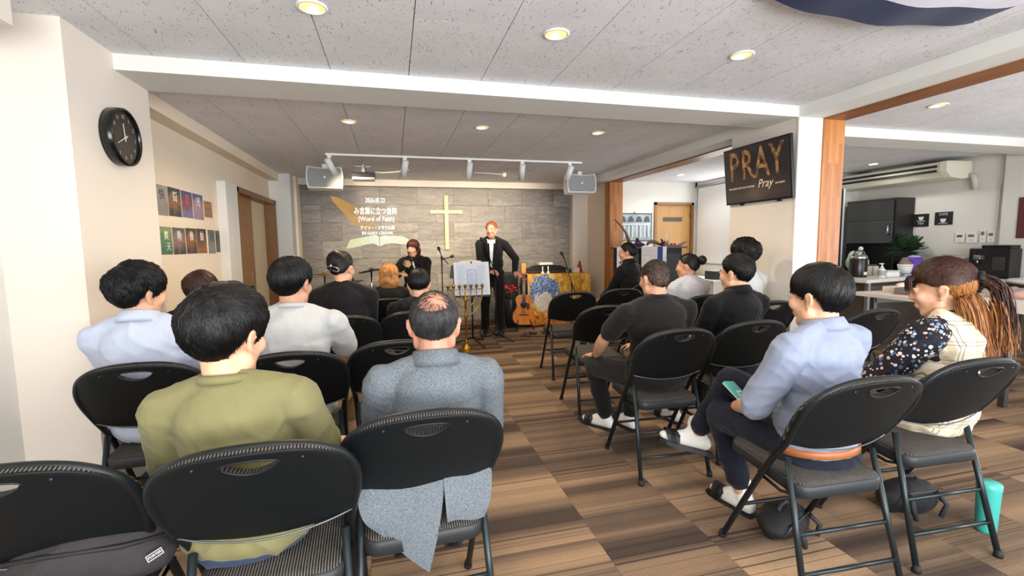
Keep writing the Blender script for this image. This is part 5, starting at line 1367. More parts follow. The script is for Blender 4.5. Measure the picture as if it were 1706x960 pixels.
for k in range(13):
    a, r = fl_r.uniform(0, 2*PI), fl_r.uniform(0, .11); c = V((r*math.cos(a), r*math.sin(a), fl_r.uniform(.56, .68)))
    s_ = MB().cyl((c.x*.3, c.y*.3, .42), c, .004, seg=6).build('stem', M('3A5A2E', .6), vf)
    b = MB(); 
    for q in range(6):
        aq = 2*PI*q/6; b.ell(c+V((.018*math.cos(aq), .018*math.sin(aq), .004)), (.017, .017, .012), (0, 0, aq), 8, 5)
    b.ell(c+V((0, 0, .008)), (.014, .014, .012), None, 8, 5).build('blossom', M('B81E2A' if k % 3 else 'D8433E', .6), s_)

# painted cloth over the piano
pn = thing('keyboard_table', 'long table hidden under a blue and gold painted cloth', 'table', (2.585, 7.25, 0))
MB().box((-.53, -.24, .80), (.53, .24, .845), .004).build('tabletop', M('1E1A18', .5), pn)
for sx in (-.5, .5):
    for sy in (-.2, .2): MB().box((sx-.02, sy-.02, 0), (sx+.02, sy+.02, .80)).build('leg', M('1E1A18', .5), pn)
MB().box((-.52, -.20, .10), (.52, -.18, .16)).build('rail', M('1E1A18', .5), pn)
def painting():
    t = NT('painted_cloth'); oc = t.coord(); x, y, z = t.sep(oc)
    sc = t.n('ShaderNodeVectorMath', operation='ADD'); t.l(oc, sc.inputs[0]); sc.inputs[1].default_value = (.25, .255, -.60)
    rad = t.n('ShaderNodeVectorMath', operation='LENGTH'); t.l(sc.outputs[0], rad.inputs[0]); r = rad.outputs['Value']
    n = t.noise(t.coord('Object', (1.6, 1, 1)), 4.5, 6, .6, 2.0)
    gold = t.ramp(n, [(.28, '8C4A14'), (.42, 'C9882A'), (.56, 'E8B848'), (.72, 'F2DE98')])
    w_ = t.n('ShaderNodeTexWave', wave_type='RINGS'); w_.inputs['Scale'].default_value = 9; w_.inputs['Distortion'].default_value = 5; w_.inputs['Detail'].default_value = 3; t.l(sc.outputs[0], w_.inputs['Vector'])
    blue = t.ramp(t.noise(sc.outputs[0], 9, 6, .7, 5.0), [(.36, '1C3470'), (.48, '3A66A8'), (.56, '8FA8C0'), (.66, 'E6E2D4')])
    m = t.math('LESS_THAN', t.math('ADD', r, t.math('MULTIPLY', n, .40)), .45)
    m2 = t.math('LESS_THAN', t.math('ADD', r, t.math('MULTIPLY', n, .14)), .155)
    c = t.mix(m, gold, blue); 
    # white swirl below the blue crest, fiery meadow at the bottom
    s2 = t.n('ShaderNodeVectorMath', operation='ADD'); t.l(oc, s2.inputs[0]); s2.inputs[1].default_value = (.27, .255, -.42)
    r2 = t.n('ShaderNodeVectorMath', operation='LENGTH'); t.l(s2.outputs[0], r2.inputs[0])
    c = t.mix(t.math('LESS_THAN', t.math('ADD', r2.outputs['Value'], t.math('MULTIPLY', n, .30)), .30), c, t.ramp(t.noise(s2.outputs[0], 8, 6, .7, 5.0), [(.36, '7E90A8'), (.46, 'E0D8CA'), (.6, 'F0E8DA'), (.7, 'C9A070')]))
    low = t.ramp(t.noise(oc, 13, 5, .7, 1), [(.3, '4E5A22'), (.42, 'B8401E'), (.55, 'E09A30'), (.7, '7A3016')])
    c = t.mix(t.math('LESS_THAN', t.math('ADD', z, t.math('MULTIPLY', n, .2)), .30), c, low)
    t.col(c); t.set(.65); return t.m
def drape(x, z): return -.255 - .012*math.sin(x*11+z*2)*(1-z/.9) - .006*math.sin(x*27)
mb = MB(); NX, NZ = 44, 12
for off in (0, .003):
    g = [[mb.bm.verts.new((-.535+1.07*i/NX, drape(-.535+1.07*i/NX, .85*j/NZ+.02)+off, .03+.82*j/NZ)) for i in range(NX+1)] for j in range(NZ+1)]
    for j in range(NZ):
        for i in range(NX): f = mb._f([g[j][i], g[j][i+1], g[j+1][i+1], g[j+1][i]]); f.smooth = True
mb.box((-.535, -.255, .846), (.535, .245, .851))
cl_ = mb.build('painted_cloth', painting(), None, (2.585, 7.25, 0)); tag(cl_, 'draped cloth painted with a blue swirl over gold, below the black instrument case', 'cloth')
ic = thing('instrument_case', 'low black rounded case on the painted cloth', 'case', (2.47, 7.30, .852))
MB().prism([(-.34, 0), (.34, 0), (.345, .03), (.31, .085), (.22, .12), (.1, .135), (-.1, .135), (-.22, .12), (-.31, .085), (-.345, .03)], -.10, .12, 'y', bev=.008).build('shell', M('121113', .4), ic)
MB().box((-.35, -.105, .02), (.35, .125, .032), .003).build('seam', M('4A4A48', .4, .5), ic)
MB().box((-.05, -.12, .05), (.05, -.10, .062), .003).build('handle', M_BLK, ic)
tag(MB().box((-.115, -.08, 0), (.115, .08, .04), .006).build('paper_stack', M('E8E6DE', .6), None, (2.44, 7.30, .988)), 'white stack of paper lying on the black case', 'paper')
for x in (2.335, 2.43):
    t = thing('white_figurine', ('left' if x < 2.4 else 'right')+' of two slender white bell-shaped figurines before the black case', 'figurine', (x, 7.10, .852), 0, 'pair of white figurines')
    MB().lathe([(0, 0), (.032, 0), (.030, .01), (.010, .045), (.009, .08), (.014, .092), (.010, .10), (.014, .115), (0, .12)], seg=16).build('body', M('ECEAE4', .35), t)
    MB().lathe([(0, -.0), (.036, 0), (.036, .006), (0, .006)], seg=16).build('foot', M('DCD6C8', .4), t)
rb = thing('red_bottle', 'red cone-shaped bottle with grey cap at the right end of the cloth', 'bottle', (3.02, 7.2, .852))
MB().lathe([(0, 0), (.042, 0), (.044, .02), (.028, .12), (.016, .15), (0, .15)], seg=18).build('body', M('A81C26', .25), rb)
MB().lathe([(0, .15), (.015, .15), (.014, .19), (0, .195)], seg=14).build('cap', M('4A4E58', .4), rb)
for i, (x, c, h, nm) in enumerate(((2.79, '5E9AA8', .07, 'small teal jar beside the red bottle row'), (2.845, '3A3430', .085, 'small dark bottle among the jars on the painted cloth'), (2.90, 'D8D2C4', .06, 'small white jar among the jars on the painted cloth'))):
    t = thing('small_jar', nm, 'jar', (x, 7.18, .852), 0, 'jars on the painted cloth')
    MB().lathe([(0, 0), (.02, 0), (.021, h*.7), (.012, h*.85), (0, h*.85)], seg=14).build('body', M(c, .3), t)
    MB().lathe([(0, h*.85), (.013, h*.85), (.013, h), (0, h)], seg=12).build('lid', M('8C8C8A', .4), t)
tag(MB().box((-.045, -.01, 0), (.045, .012, .08), .002).build('note_card', M('E4DCC8', .6), None, (2.95, 7.16, .852)), 'cream card standing beside the red bottle', 'card')
MB_ = MB()
cb_ = thing('pedal_board', 'tangle of dark pedals and cables on the floor below the guitar', 'pedals', (1.98, 6.42, 0))
for k, (x, y) in enumerate(((-.12, 0), (-.03, .03), (.06, -.01), (.14, .03))): MB().box((x-.035, y-.055, 0), (x+.035, y+.055, .035), .006).build('pedal', M(('5A4632', '2A2A2C', '7A6A4A', '33302E')[k], .5), cb_)
tag(MB().tube([(1.75, 6.35, .006), (1.95, 6.22, .006), (2.2, 6.25, .006), (2.38, 6.4, .006), (2.54, 6.5, .006)], .006, 6).build('floor_cable', M_BLK), 'black cable snaking over the carpet toward the right microphone stand', 'cable')
tag(MB().tube([(1.25, 6.9, .006), (1.32, 7.1, .006), (1.2, 7.3, .006), (1.6, 7.5, .006)], .006, 6).build('floor_cable', M_BLK), 'black cable on the carpet behind the suited man', 'cable')
# hand-held microphone
W_ = INT['root'].matrix_basis @ INT['wristL']
hm = thing('handheld_microphone', 'hand microphone with silver handle held by the interpreter', 'microphone', (W_.x+.045, W_.y-.065, W_.z+.02)); hm.rotation_euler = (math.radians(12), math.radians(-14), 0)
MB().tube([(0, 0, -.13), (0, 0, .07)], [.011, .016], 12).build('handle', M('B9B9B9', .3, .8), hm)
mic(MB(), (0, 0, .085), (0, 0, 1)).build('head', M_BLK, hm)

# black floor-standing bin by the left column (behind the olive man's head)
bn = thing('dark_canister', 'glossy black cylindrical canister by the brown door, left wall', 'canister', (-1.265, 4.45, 0))
MB().lathe([(0, 0), (.085, 0), (.088, .02), (.088, .98), (.082, 1.0), (0, 1.0)], seg=28).build('body', M('121214', .18), bn)
MB().lathe([(.088, .86), (.0905, .862), (.0905, .878), (.088, .88)], seg=28).build('band', M('2A2A2E', .3), bn)
MB().box((.084, -.02, .80), (.093, .02, .90), .004).build('body_highlight', M('D9DCEC', .3), bn)  # pale plate standing in for the highlight on the glossy body

# ================================================================== LECTERN AND SIDE ROOM
lc = thing('lectern', 'tall black lectern cabinet with an overhanging top by the pine post', 'lectern', (3.55, 5.95, 0))
MB().box((-.44, -.20, 0), (.42, .20, 1.25), .004).build('cabinet', M('0C0E0D', .5, spec=.3), lc)
MB().box((-.47, -.23, 1.25), (.49, .23, 1.275), .005).build('top', M('1E1B1C', .35), lc)
MB().box((-.40, -.207, .10), (.38, -.199, 1.18), .003).build('front_panel', M('0E1211', .4, spec=.3), lc)
LT = 1.2755
def hang(name, label, x0, x1, z0, z1, mat, cat='flag', y=5.715, wave=.006, extra=None):
    mb = MB(); nx, nz = 14, 8
    for off in (0, .0025):
        g = [[mb.bm.verts.new((x0+(x1-x0)*i/nx, y+wave*math.sin(i*1.1)*(1-j/nz)+off, z0+(z1-z0)*j/nz)) for i in range(nx+1)] for j in range(nz+1)]
        for j in range(nz):
            for i in range(nx): f = mb._f([g[j][i], g[j][i+1], g[j+1][i+1], g[j+1][i]]); f.smooth = True
    mb.box((x0, y-.001, z1-.004), (x1, y+.12, z1+.002))
    o = mb.build(name, mat, None); tag(o, label, cat); return o
hang('white_banner', 'creased pale cloth draped over the lectern front', 3.31, 3.56, .80, LT+.001, clothmat('plain', 'CFC6C8', name='banner'), 'banner')
hang('blue_banner', 'blue cloth strip draped over the lectern beside the pale banner', 3.565, 3.635, .86, LT+.001, clothmat('plain', '2E4A8C', name='bb'), 'banner', 5.713)
hang('pale_banner', 'white cloth strip draped at the lectern right of the blue strip', 3.64, 3.70, .90, LT+.001, clothmat('plain', 'D8DCE4', name='pb'), 'banner', 5.713)
for z in (1.15, .98): tag(MB().box((3.315, 5.7065, z), (3.555, 5.710, z+.004)).build('fold_line', M('A89EA0', .8), bpy.data.objects['white_banner']))
kf = hang('korean_flag', 'white flag with a red and blue disc hung at the left edge of the lectern', 2.94, 3.16, 1.00, LT+.001, clothmat('plain', 'DCDCE2', name='kf'))
def halfdisc(c, r, a0, col):
    pts = [(c[0]+r*math.cos(a0+PI*i/16), c[1]+r*math.sin(a0+PI*i/16)) for i in range(17)]
    MB().prism(pts, 5.7035, 5.7065, 'y').build('emblem', M(col, .7), kf)
halfdisc((3.075, 1.135), .045, .5, 'B0282E'); halfdisc((3.075, 1.135), .045, .5+PI, '25407E')
for (x, z, a) in ((2.99, 1.20, .6), (2.99, 1.07, -.6), (3.135, 1.07, .6), (3.135, 1.20, -.6)):
    for k in (-1, 0, 1): MB().obox((x+k*.012*math.sin(a), 5.705, z+k*.012*math.cos(a)), (.034, .0025, .006), (0, a, 0)).build('bar', M('16161A', .7), kf)
# on the lectern
wo = thing('wooden_figure', 'dark carved wooden figure on the lectern', 'figure', (3.38, 5.95, LT))
MB().ell((0, 0, .03), (.07, .05, .03)).ell((.01, 0, .065), (.045, .04, .035)).ell((.0, 0, .10), (.025, .025, .03)).tube([(.04, 0, .06), (.10, 0, .03)], .014, 8).build('body', M('33251C', .5), wo)
MB().lathe([(0, 0), (.05, 0), (.05, .008), (0, .008)], seg=16).build('base', M('2A2320', .5), wo)
st_ = tag(MB().tube([(3.05, 6.0, 1.66), (3.13, 5.98, 1.58), (3.20, 5.96, 1.48), (3.26, 5.95, 1.33), (3.27, 5.95, LT+.014)], [.008, .012, .018, .03, .014], 10).build('string_instrument', M('6E3E22', .4)), 'slim brown stringed instrument leaning up from the left of the lectern', 'instrument')
for k, (x, z) in enumerate(((3.14, .045), (3.19, .03), (3.245, .022))):
    tag(MB().ell((0, 0, 0), (.035 if k < 2 else .03, .03, .045 if k == 0 else .028), u=12, v=8).build('yellow_gourd', M('D9C86A' if k < 2 else 'E6DCC0', .5), None, (x, 5.86, LT+z)), ('tallest yellow gourd on the lectern edge', 'middle yellow gourd on the lectern edge', 'small pale gourd beside the yellow gourds')[k], 'gourd', 'gourds on the lectern')
hr = thing('ram_horn', 'curved grey brown ram horn lying on the lectern', 'horn', (3.62, 5.94, LT))
MB().tube([(-.10, 0, .02), (-.06, 0, .06), (0, 0, .075), (.06, 0, .06), (.10, .0, .03)], [.016, .026, .03, .026, .018], 10).build('horn', M('6A5A48', .45), hr)
MB().lathe([(.012, 0), (.018, .0), (.018, .01)], (-.10, 0, .016), 10).build('mouthpiece', M('C9BFA8', .4), hr)
br = thing('dark_ornament', 'spiky dark ornament with a white feather on the lectern', 'ornament', (3.80, 5.92, LT))
rn = random.Random(9)
for k in range(12):
    a = rn.uniform(0, 2*PI); MB().tube([(0, 0, .03), (.07*math.cos(a), .04*math.sin(a), rn.uniform(.05, .12))], [.012, .004], 6).build('twig', M('2A2320', .6), br)
MB().ell((0, 0, .03), (.09, .05, .03)).build('base', M('241C1A', .6), br)
MB().tube([(.0, 0, .06), (.015, 0, .12), (.045, 0, .20)], [.009, .011, .003], 8).build('feather', M('EDEBE4', .5), br)
rd = thing('red_tray', 'dark red tray with an upturned pointed end on the lectern', 'tray', (3.83, 5.79, LT))
MB().prism([(-.14, 0), (.12, 0), (.22, .06), (.21, .068), (.11, .02), (-.14, .03)], -.04, .04, 'y', bev=.003).build('tray', M('7E1A2E', .4), rd)
for k in range(4): MB().ell((-.10+.05*k, 0, .034), (.018, .018, .014), u=10, v=6).build('bead', M(('C9404A', 'D8B8B0', '6E2030', '9A3A40')[k], .4), rd)
pur = tag(MB().ell((0, 0, 0), (.10, .05, .03), u=16, v=8).build('purple_cloth', clothmat('plain', '2E1E4A', name='pur'), None, (3.30, 5.78, LT+.03)), 'crumpled deep purple cloth on the lectern edge', 'cloth')

# picture of an arcade in the side room
pc = thing('framed_picture', 'black framed grey picture of an arched hall on the side room wall', 'picture', (4.05, 7.25, 1.60))
MB().box((-.33, -.022, -.24), (.33, -.001, .24), .003).build('frame', M('1B1D20', .4), pc)
MB().box((-.31, -.0245, -.222), (.31, -.0215, .222)).build('print', M('8E9AA0', .4, var=.35, vscale=6), pc)
for k in range(4):
    x = -.23+.153*k
    pts = [(x-.06, .09), (x+.06, .09)] + [(x+.06*math.cos(PI*i/10), .09+.10*math.sin(PI*i/10)) for i in range(11)]
    MB().prism(pts, -.0265, -.024, 'y').build('arch', M('3C4449', .5), pc)
    for s in (-.035, .0, .035): MB().box((x+s-.008, -.0265, -.17), (x+s+.010, -.024, .03)).build('column_print', M('C4CDD2' if s else '566068', .5), pc)
MB().box((-.30, -.0265, .045), (.30, -.024, .062)).build('cornice_print', M('D8DEE0', .5), pc)
MB().tube([(0, -.01, .24), (0, -.01, .265)], .008, 8).build('hook', M_BLK, pc)
# low furniture in the side room by the blind
sd = thing('side_cabinet', 'pale low cabinet with a dark box on it below the roller blind', 'cabinet', (4.95, 6.5, 0))
MB().box((-.25, -.5, 0), (.25, .5, .72), .006).build('body', M('C9C4BA', .5), sd)
MB().box((-.26, -.51, .72), (.26, .51, .745), .004).build('top', M('DCD8D0', .5), sd)
for s in (-.25, .25): MB().box((-.256, s-.22, .05), (-.249, s+.22, .68), .002).build('door', M('D2CDC4', .5), sd)
tag(MB().box((-.10, -.12, 0), (.10, .12, .13), .006).build('dark_box', M('2A2A2C', .5), None, (4.92, 6.25, .746)), 'dark box on the low cabinet below the blind', 'box')
tag(MB().box((-.06, -.05, 0), (.06, .05, .17), .004).build('cardboard_box', M('A88E6A', .7), None, (4.95, 6.0, .746)), 'small brown carton standing on the low cabinet', 'box')

# ================================================================== KITCHEN
ctr = thing('kitchen_counter', 'dark fronted counter with a pale worktop along the kitchen', 'counter', (0, 0, 0))
M_WT = M('DEDAD2', .35); M_DKF = wood('dark_oak_front', '3A302A', '50443B', (2, 2, 8), rough=.5)
MB().prism([(5.50, 4.28), (7.0, 4.52), (7.0, 3.6), (7.215, 3.6), (7.215, 4.02), (7.295, 4.025), (7.295, 5.86), (5.60, 5.0), (5.52, 4.9)], .81, .85, 'z', bev=.003).build('worktop', M_WT, ctr)
MB().prism([(5.58, 4.34), (7.05, 4.56), (7.05, 3.66), (7.21, 3.66), (7.21, 4.05), (7.28, 4.05), (7.28, 5.8), (5.62, 4.95)], 0, .81, 'z').build('cabinet', M_DKF, ctr)
for k in range(4): MB().box((5.62+.36*k, 4.325+.054*k, .06), (5.96+.36*k, 4.335+.054*k, .77), .002).build('door', M_DKF, ctr)
MB().box((5.56, 4.31, 0), (5.60, 4.35, .81)).build('leg', M('A9A7A2', .3, .7), ctr)
cab = thing('dark_cabinet', 'tall dark kitchen cabinet with glass doors and a lower niche', 'cabinet', (7.12, 5.42, 0))
MB().box((-.17, -.37, 0.851), (.17, -.35, 1.93)).build('side_panel', M('1E1D1D', .4), cab)
MB().box((-.17, .35, 0.851), (.17, .37, 1.93)).build('side_panel', M('1E1D1D', .4), cab)
for z in (.852, 1.28, 1.60, 1.91): MB().box((-.17, -.35, z), (.17, .35, z+.02)).build('shelf', M('2A2827', .4), cab)
MB().box((.15, -.35, .851), (.17, .35, 1.93)).build('back_panel', M('141414', .5), cab)
for z0, z1, hh in ((1.285, 1.615, 1), (1.62, 1.905, 0)):
    d = MB().box((-.19, -.35, z0), (-.175, .35, z1), .002).build('door', M('1C2426' if hh else '121415', .08, spec=.8), cab)
    if hh: MB().tube([(-.19, -.30, 1.40), (-.22, -.30, 1.43), (-.22, -.30, 1.52), (-.19, -.30, 1.55)], .009, 8).build('handle', M_CHR, d)
rf = thing('black_framed_door_panel', 'tall black edged glass panel standing behind the pine post in the kitchen', 'panel', (6.22, 5.25, 0))
MB().box((-.10, -.02, .86), (-.02, .02, 2.06), .003).build('frame', M('1A1B1C', .35), rf)
MB().box((-.17, -.015, .86), (-.10, .015, 2.06)).build('white_edge', M('E4DEE0', .5), rf)
MB().box((-.02, -.008, .9), (.02, .008, 2.06)).build('glass_edge', M('AEBCC4', .1), rf)
MB().box((-.17, -.1, .8505), (.02, .1, .862), .002).build('foot', M('1A1B1C', .35), rf)
CTZ = .8505
def item(name, label, cat, x, y, parts, z=CTZ, group='things on the kitchen counter', rz=0):
    t = thing(name, label, cat, (x, y, z), rz, group)
    for nm, mb, m in parts: mb.build(nm, m, t)
    return t
item('water_dispenser', 'dark water dispenser pot with a silver lid at the left end of the counter', 'dispenser', 5.90, 4.72, [
    ('body', MB().lathe([(0, 0), (.095, 0), (.10, .02), (.10, .24), (.09, .26), (0, .26)], seg=24), M('0E0F0F', .3)), ('lid', MB().lathe([(.10, .24), (.104, .25), (.09, .285), (.04, .31), (0, .315)], seg=24), M_CHR),
    ('label', MB().box((-.03, -.105, .03), (.02, -.099, .07)), M('DADAD6', .5)), ('handle', MB().tube([(-.10, 0, .27), (-.06, 0, .34), (.06, 0, .34), (.10, 0, .27)], .008, 8), M_BLK)])
item('green_bag', 'pale green plastic bag leaning in the cabinet niche', 'bag', 6.75, 5.42, [('bag', MB().ell((0, 0, .14), (.10, .17, .14)).ell((.02, .08, .22), (.06, .08, .1)), M('B9DCC4', .5, var=.1)), ('knot', MB().ell((0, -.05, .30), (.03, .03, .04)), M('A8CDB4', .5))])
item('pump_bottle', 'clear pump bottle with printed label on the counter', 'bottle', 6.04, 4.52, [('body', MB().lathe([(0, 0), (.04, 0), (.042, .01), (.042, .10), (.018, .125), (0, .125)], seg=20), M('DDE2E0', .2)), ('pump', MB().lathe([(0, .125), (.018, .125), (.018, .14), (.007, .145), (.007, .17), (.02, .172), (.02, .182), (0, .182)], seg=14).box((-.045, -.007, .172), (0, .007, .182)), M_WHT), ('label', MB().lathe([(.0425, .025), (.0428, .03), (.0428, .085), (.0425, .09)], seg=20), M('9AA09C', .6))])
item('white_container', 'low white rounded container on the counter', 'container', 6.22, 4.56, [('body', MB().box((-.11, -.06, 0), (.11, .06, .07), .02), M_WHT), ('lid', MB().box((-.112, -.062, .07), (.112, .062, .085), .006), M('D6D4CE', .4))])
for i, (x, lb) in enumerate(((6.22, 'left glass jar with a dark lid behind the white container'), (6.34, 'right glass jar with a dark lid behind the white container'))):
    item('glass_jar', lb, 'jar', x, 4.86, [('body', MB().box((-.045, -.045, 0), (.045, .045, .13), .012), M('C9C0AE', .15, var=.2)), ('lid', MB().lathe([(0, .13), (.038, .13), (.038, .15), (0, .15)], seg=16), M('3A3A38', .4))])
item('clear_bag', 'crumpled clear plastic bag standing behind the jars', 'bag', 6.38, 5.12, [('bag', MB().ell((0, 0, .12), (.14, .09, .12)).ell((.04, 0, .25), (.07, .06, .10)), M('C6CCCA', .12, alpha=.65)), ('tie', MB().ell((.05, 0, .36), (.03, .03, .03)), M('D8DCDC', .2))])
item('white_basket', 'small white slatted basket on the tray', 'basket', 6.60, 4.64, [('basket', MB().lathe([(0, .0), (.062, 0), (.085, .12), (.08, .12), (.058, .008), (0, .008)], seg=20), M_WHT), ('contents', MB().ell((0, 0, .12), (.07, .07, .06)).ell((.02, .02, .17), (.045, .045, .04)), M('8C7470', .6, var=.3)),
    *[('band', MB().lathe([(.066+.0065*k, .03+.03*k), (.071+.0065*k, .032+.03*k), (.071+.0065*k, .040+.03*k), (.067+.0065*k, .042+.03*k)], seg=20), M('C9C7C2', .5)) for k in range(3)]], CTZ+.033)
item('serving_tray', 'long blue-grey tray under the baskets', 'tray', 6.68, 4.66, [('base', MB().box((-.26, -.13, 0), (.26, .13, .014), .004), M('8E9AA4', .35)), ('rim', MB().box((-.27, -.14, .012), (.27, -.125, .032), .003).box((-.27, .125, .012), (.27, .14, .032), .003).box((-.27, -.14, .012), (-.255, .14, .032), .003).box((.255, -.14, .012), (.27, .14, .032), .003), M('A9B2BA', .35))])
item('purple_basket', 'tall purple woven basket on the tray', 'basket', 6.78, 4.66, [('body', MB().lathe([(0, 0), (.10, 0), (.082, .23), (.076, .23), (.09, .01), (0, .01)], seg=24), M('5E3A9E', .6, var=.2, vscale=40)), *[('band', MB().lathe([(.1015-.00075*k*25, .02+.028*k), (.1035-.0024*k, .024+.028*k), (.1025-.0024*k, .036+.028*k), (.0985-.0024*k, .038+.028*k)], seg=24), M('6E48AE', .6)) for k in range(1, 7)], ('lining', MB().ell((0, 0, .23), (.07, .07, .025)), M('A9B4C8', .5))], CTZ+.0145)
item('white_cup', 'white tapered cup at the right of the purple basket', 'cup', 6.95, 4.60, [('cup', MB().lathe([(0, 0), (.04, 0), (.066, .09), (.062, .09), (.036, .006), (0, .006)], seg=20), M('ECEAE6', .35)), ('rim', MB().lathe([(.062, .088), (.067, .088), (.067, .094), (.062, .094)], seg=20), M('F2F0EC', .3))], CTZ+.034)
item('dark_pot', 'black plant pot behind the white cup', 'pot', 7.02, 4.86, [('pot', MB().lathe([(0, 0), (.06, 0), (.08, .16), (.074, .16), (.055, .01), (0, .01)], seg=20), M('1C1C1E', .5)), ('soil', MB().lathe([(0, .145), (.072, .145)], seg=20), M('2A221C', .9))])
lf = thing('leafy_plant', 'dense dark green leafy plant beside the dark cabinet', 'plant', (7.05, 4.95, 1.00))
rn = random.Random(12); lm = MB(); 
MB().lathe([(0, -.15), (.07, -.15), (.085, .02), (0, .02)], seg=18).build('pot', M('2A2A2A', .5), lf)
leaf = MB().prism([(0, 0), (.032, .03), (.027, .08), (0, .12), (-.027, .08), (-.032, .03)], -.0008, .0008, 'y').mesh('leaf'); leaf.materials.append(M('2E4A2C', .5, var=.3, vscale=20))
for k in range(230):
    a = rn.uniform(0, 2*PI); e = rn.uniform(-.3, 1.4); r = rn.uniform(.05, .15)
    d = V((math.cos(a)*math.cos(e), math.sin(a)*math.cos(e), math.sin(e)))
    o = place('leaf', leaf, lf, d*r*V((1, 1.25, 1)).length/1.7+V((0, 0, .16))); o.rotation_euler = d.to_track_quat('Z', 'Y').to_euler(); o.rotation_euler.z += rn.uniform(-1, 1)
item('rice_cooker', 'white boxy rice cooker on the counter', 'cooker', 7.10, 4.42, [('body', MB().box((-.10, -.13, 0), (.10, .13, .20), .02), M_WHT), ('lid', MB().box((-.102, -.132, .20), (.102, .132, .245), .02), M('DCDAD4', .35)), ('panel', MB().box((-.106, -.06, .05), (-.098, .08, .15), .003), M('6E7470', .3)), ('handle', MB().tube([(-.05, -.12, .24), (-.05, -.08, .27), (-.05, .08, .27), (-.05, .12, .24)], .007, 8), M_GREYP)])
item('coffee_machine', 'black coffee machine with a chrome spout at the wall', 'machine', 7.09, 3.98, [('body', MB().box((-.10, -.20, 0), (.11, .20, .36), .012), M('17181A', .25)), ('top', MB().box((-.06, -.18, .36), (.11, .10, .40), .006), M('101112', .3)), ('spout', MB().box((-.14, .06, .22), (-.10, .13, .28), .006).cyl((-.12, .095, .22), (-.12, .095, .17), .012), M_CHR), ('drip_tray', MB().box((-.15, .0, 0), (-.10, .18, .03), .003), M('3A3C3E', .3)), ('side_window', MB().box((-.104, -.16, .10), (-.099, -.04, .26), .002), M('3C3A38', .1))])
# signs and switch panels on the right wall
for y0, y1, z0, z1, w1, lb in ((4.86, 5.05, 1.51, 1.69, 'TEA', 'left chalkboard sign with a white cup and the word TEA'), (4.575, 4.785, 1.525, 1.70, 'CAFE', 'right chalkboard sign with a white cup and the word CAFE')):
    t = thing('chalk_sign', lb, 'sign', (7.30, (y0+y1)/2, (z0+z1)/2), 0, 'chalkboard signs in the kitchen')
    MB().box((-.012, -(y1-y0)/2, -(z1-z0)/2), (-.0005, (y1-y0)/2, (z1-z0)/2), .002).build('board', M('16181A', .6), t)
    mw = M('DCDCD8', .6)
    text('lettering', w1, .045, mw, t, (-.0128, 0, -.045 if w1 == 'TEA' else .055), RR)
    dz = .02 if w1 == 'TEA' else -.035
    MB().prism([(-.035, .03+dz), (.035, .03+dz), (.028, -.005+dz), (.012, -.02+dz), (-.012, -.02+dz), (-.028, -.005+dz)], -.0135, -.0122, 'x').build('cup_drawing', mw, t)
    MB().box((-.0135, -.055, dz-.034), (-.0122, .055, dz-.027)).build('saucer_drawing', mw, t)
for yc, w_, h, zc, lb in ((4.47, .10, .12, 1.345, 'first white control panel on the kitchen wall, with a green display'), (4.345, .11, .13, 1.345, 'second white control panel on the kitchen wall, with a grey display'), (4.225, .06, .17, 1.365, 'tall narrow white switch unit among the wall controls'), (4.14, .075, .14, 1.355, 'intercom with small buttons, last of the wall controls')):
    t = thing('wall_panel', lb, 'control panel', (7.30, yc, zc), 0, 'control panels on the kitchen wall')
    MB().box((-.022, -w_/2, -h/2), (0, w_/2, h/2), .004).build('case', M('E2E0DA', .4), t)
    MB().box((-.0235, -w_*.3, h*.05), (-.0215, w_*.3, h*.32)).build('display', M('4A5A4C' if yc > 4.4 else '6A6E70', .3), t)
    MB().box((-.024, -w_*.15, -h*.3), (-.0215, w_*.15, -h*.18), .001).build('button', M('B9B7B2', .4), t)
# ceiling-hung air conditioner
ac = thing('air_conditioner', 'long cream air conditioner hung below the kitchen ceiling', 'air conditioner', (7.06, 5.28, 2.22))
P = [(-.22, .10), (.20, .11), (.22, -.10), (.05, -.12), (-.14, -.10), (-.23, -.02)]
MB().prism([(p[0], p[1]) for p in P], -.86, .60, 'y', bev=.008).build('case', M('D6D2C0', .4), ac)
MB().prism([(p[0]*1.02-.004, p[1]*1.02) for p in P], -.90, -.80, 'y', bev=.008).build('end_cap', M('E2DECC', .4), ac)
for z0, z1 in ((.03, .06), (-.03, .0)): MB().box((-.236, -.78, z0), (-.20, .58, z1)).build('slot', M('1A1A1A', .6), ac)
MB().box((-.238, -.78, .004), (-.21, .58, .024), .003).build('louvre', M('C9C5B4', .4), ac)
MB().box((.05, -.3, .105), (.15, .3, .158)).build('hanger', M('C9C5B4', .4), ac)
MB().tube([(.16, -.93, -.06), (.16, -.96, -.14), (.19, -.96, -.26)], .03, 10).build('drain_elbow', M('C9C6BA', .5), ac)
tag(MB().box((7.285, 4.09, 1.44), (7.2995, 4.11, 1.99), .002).build('cable_trunking', M('D2CFC6', .5)), 'thin vertical cable trunking on the kitchen wall below the air conditioner', 'trunking')

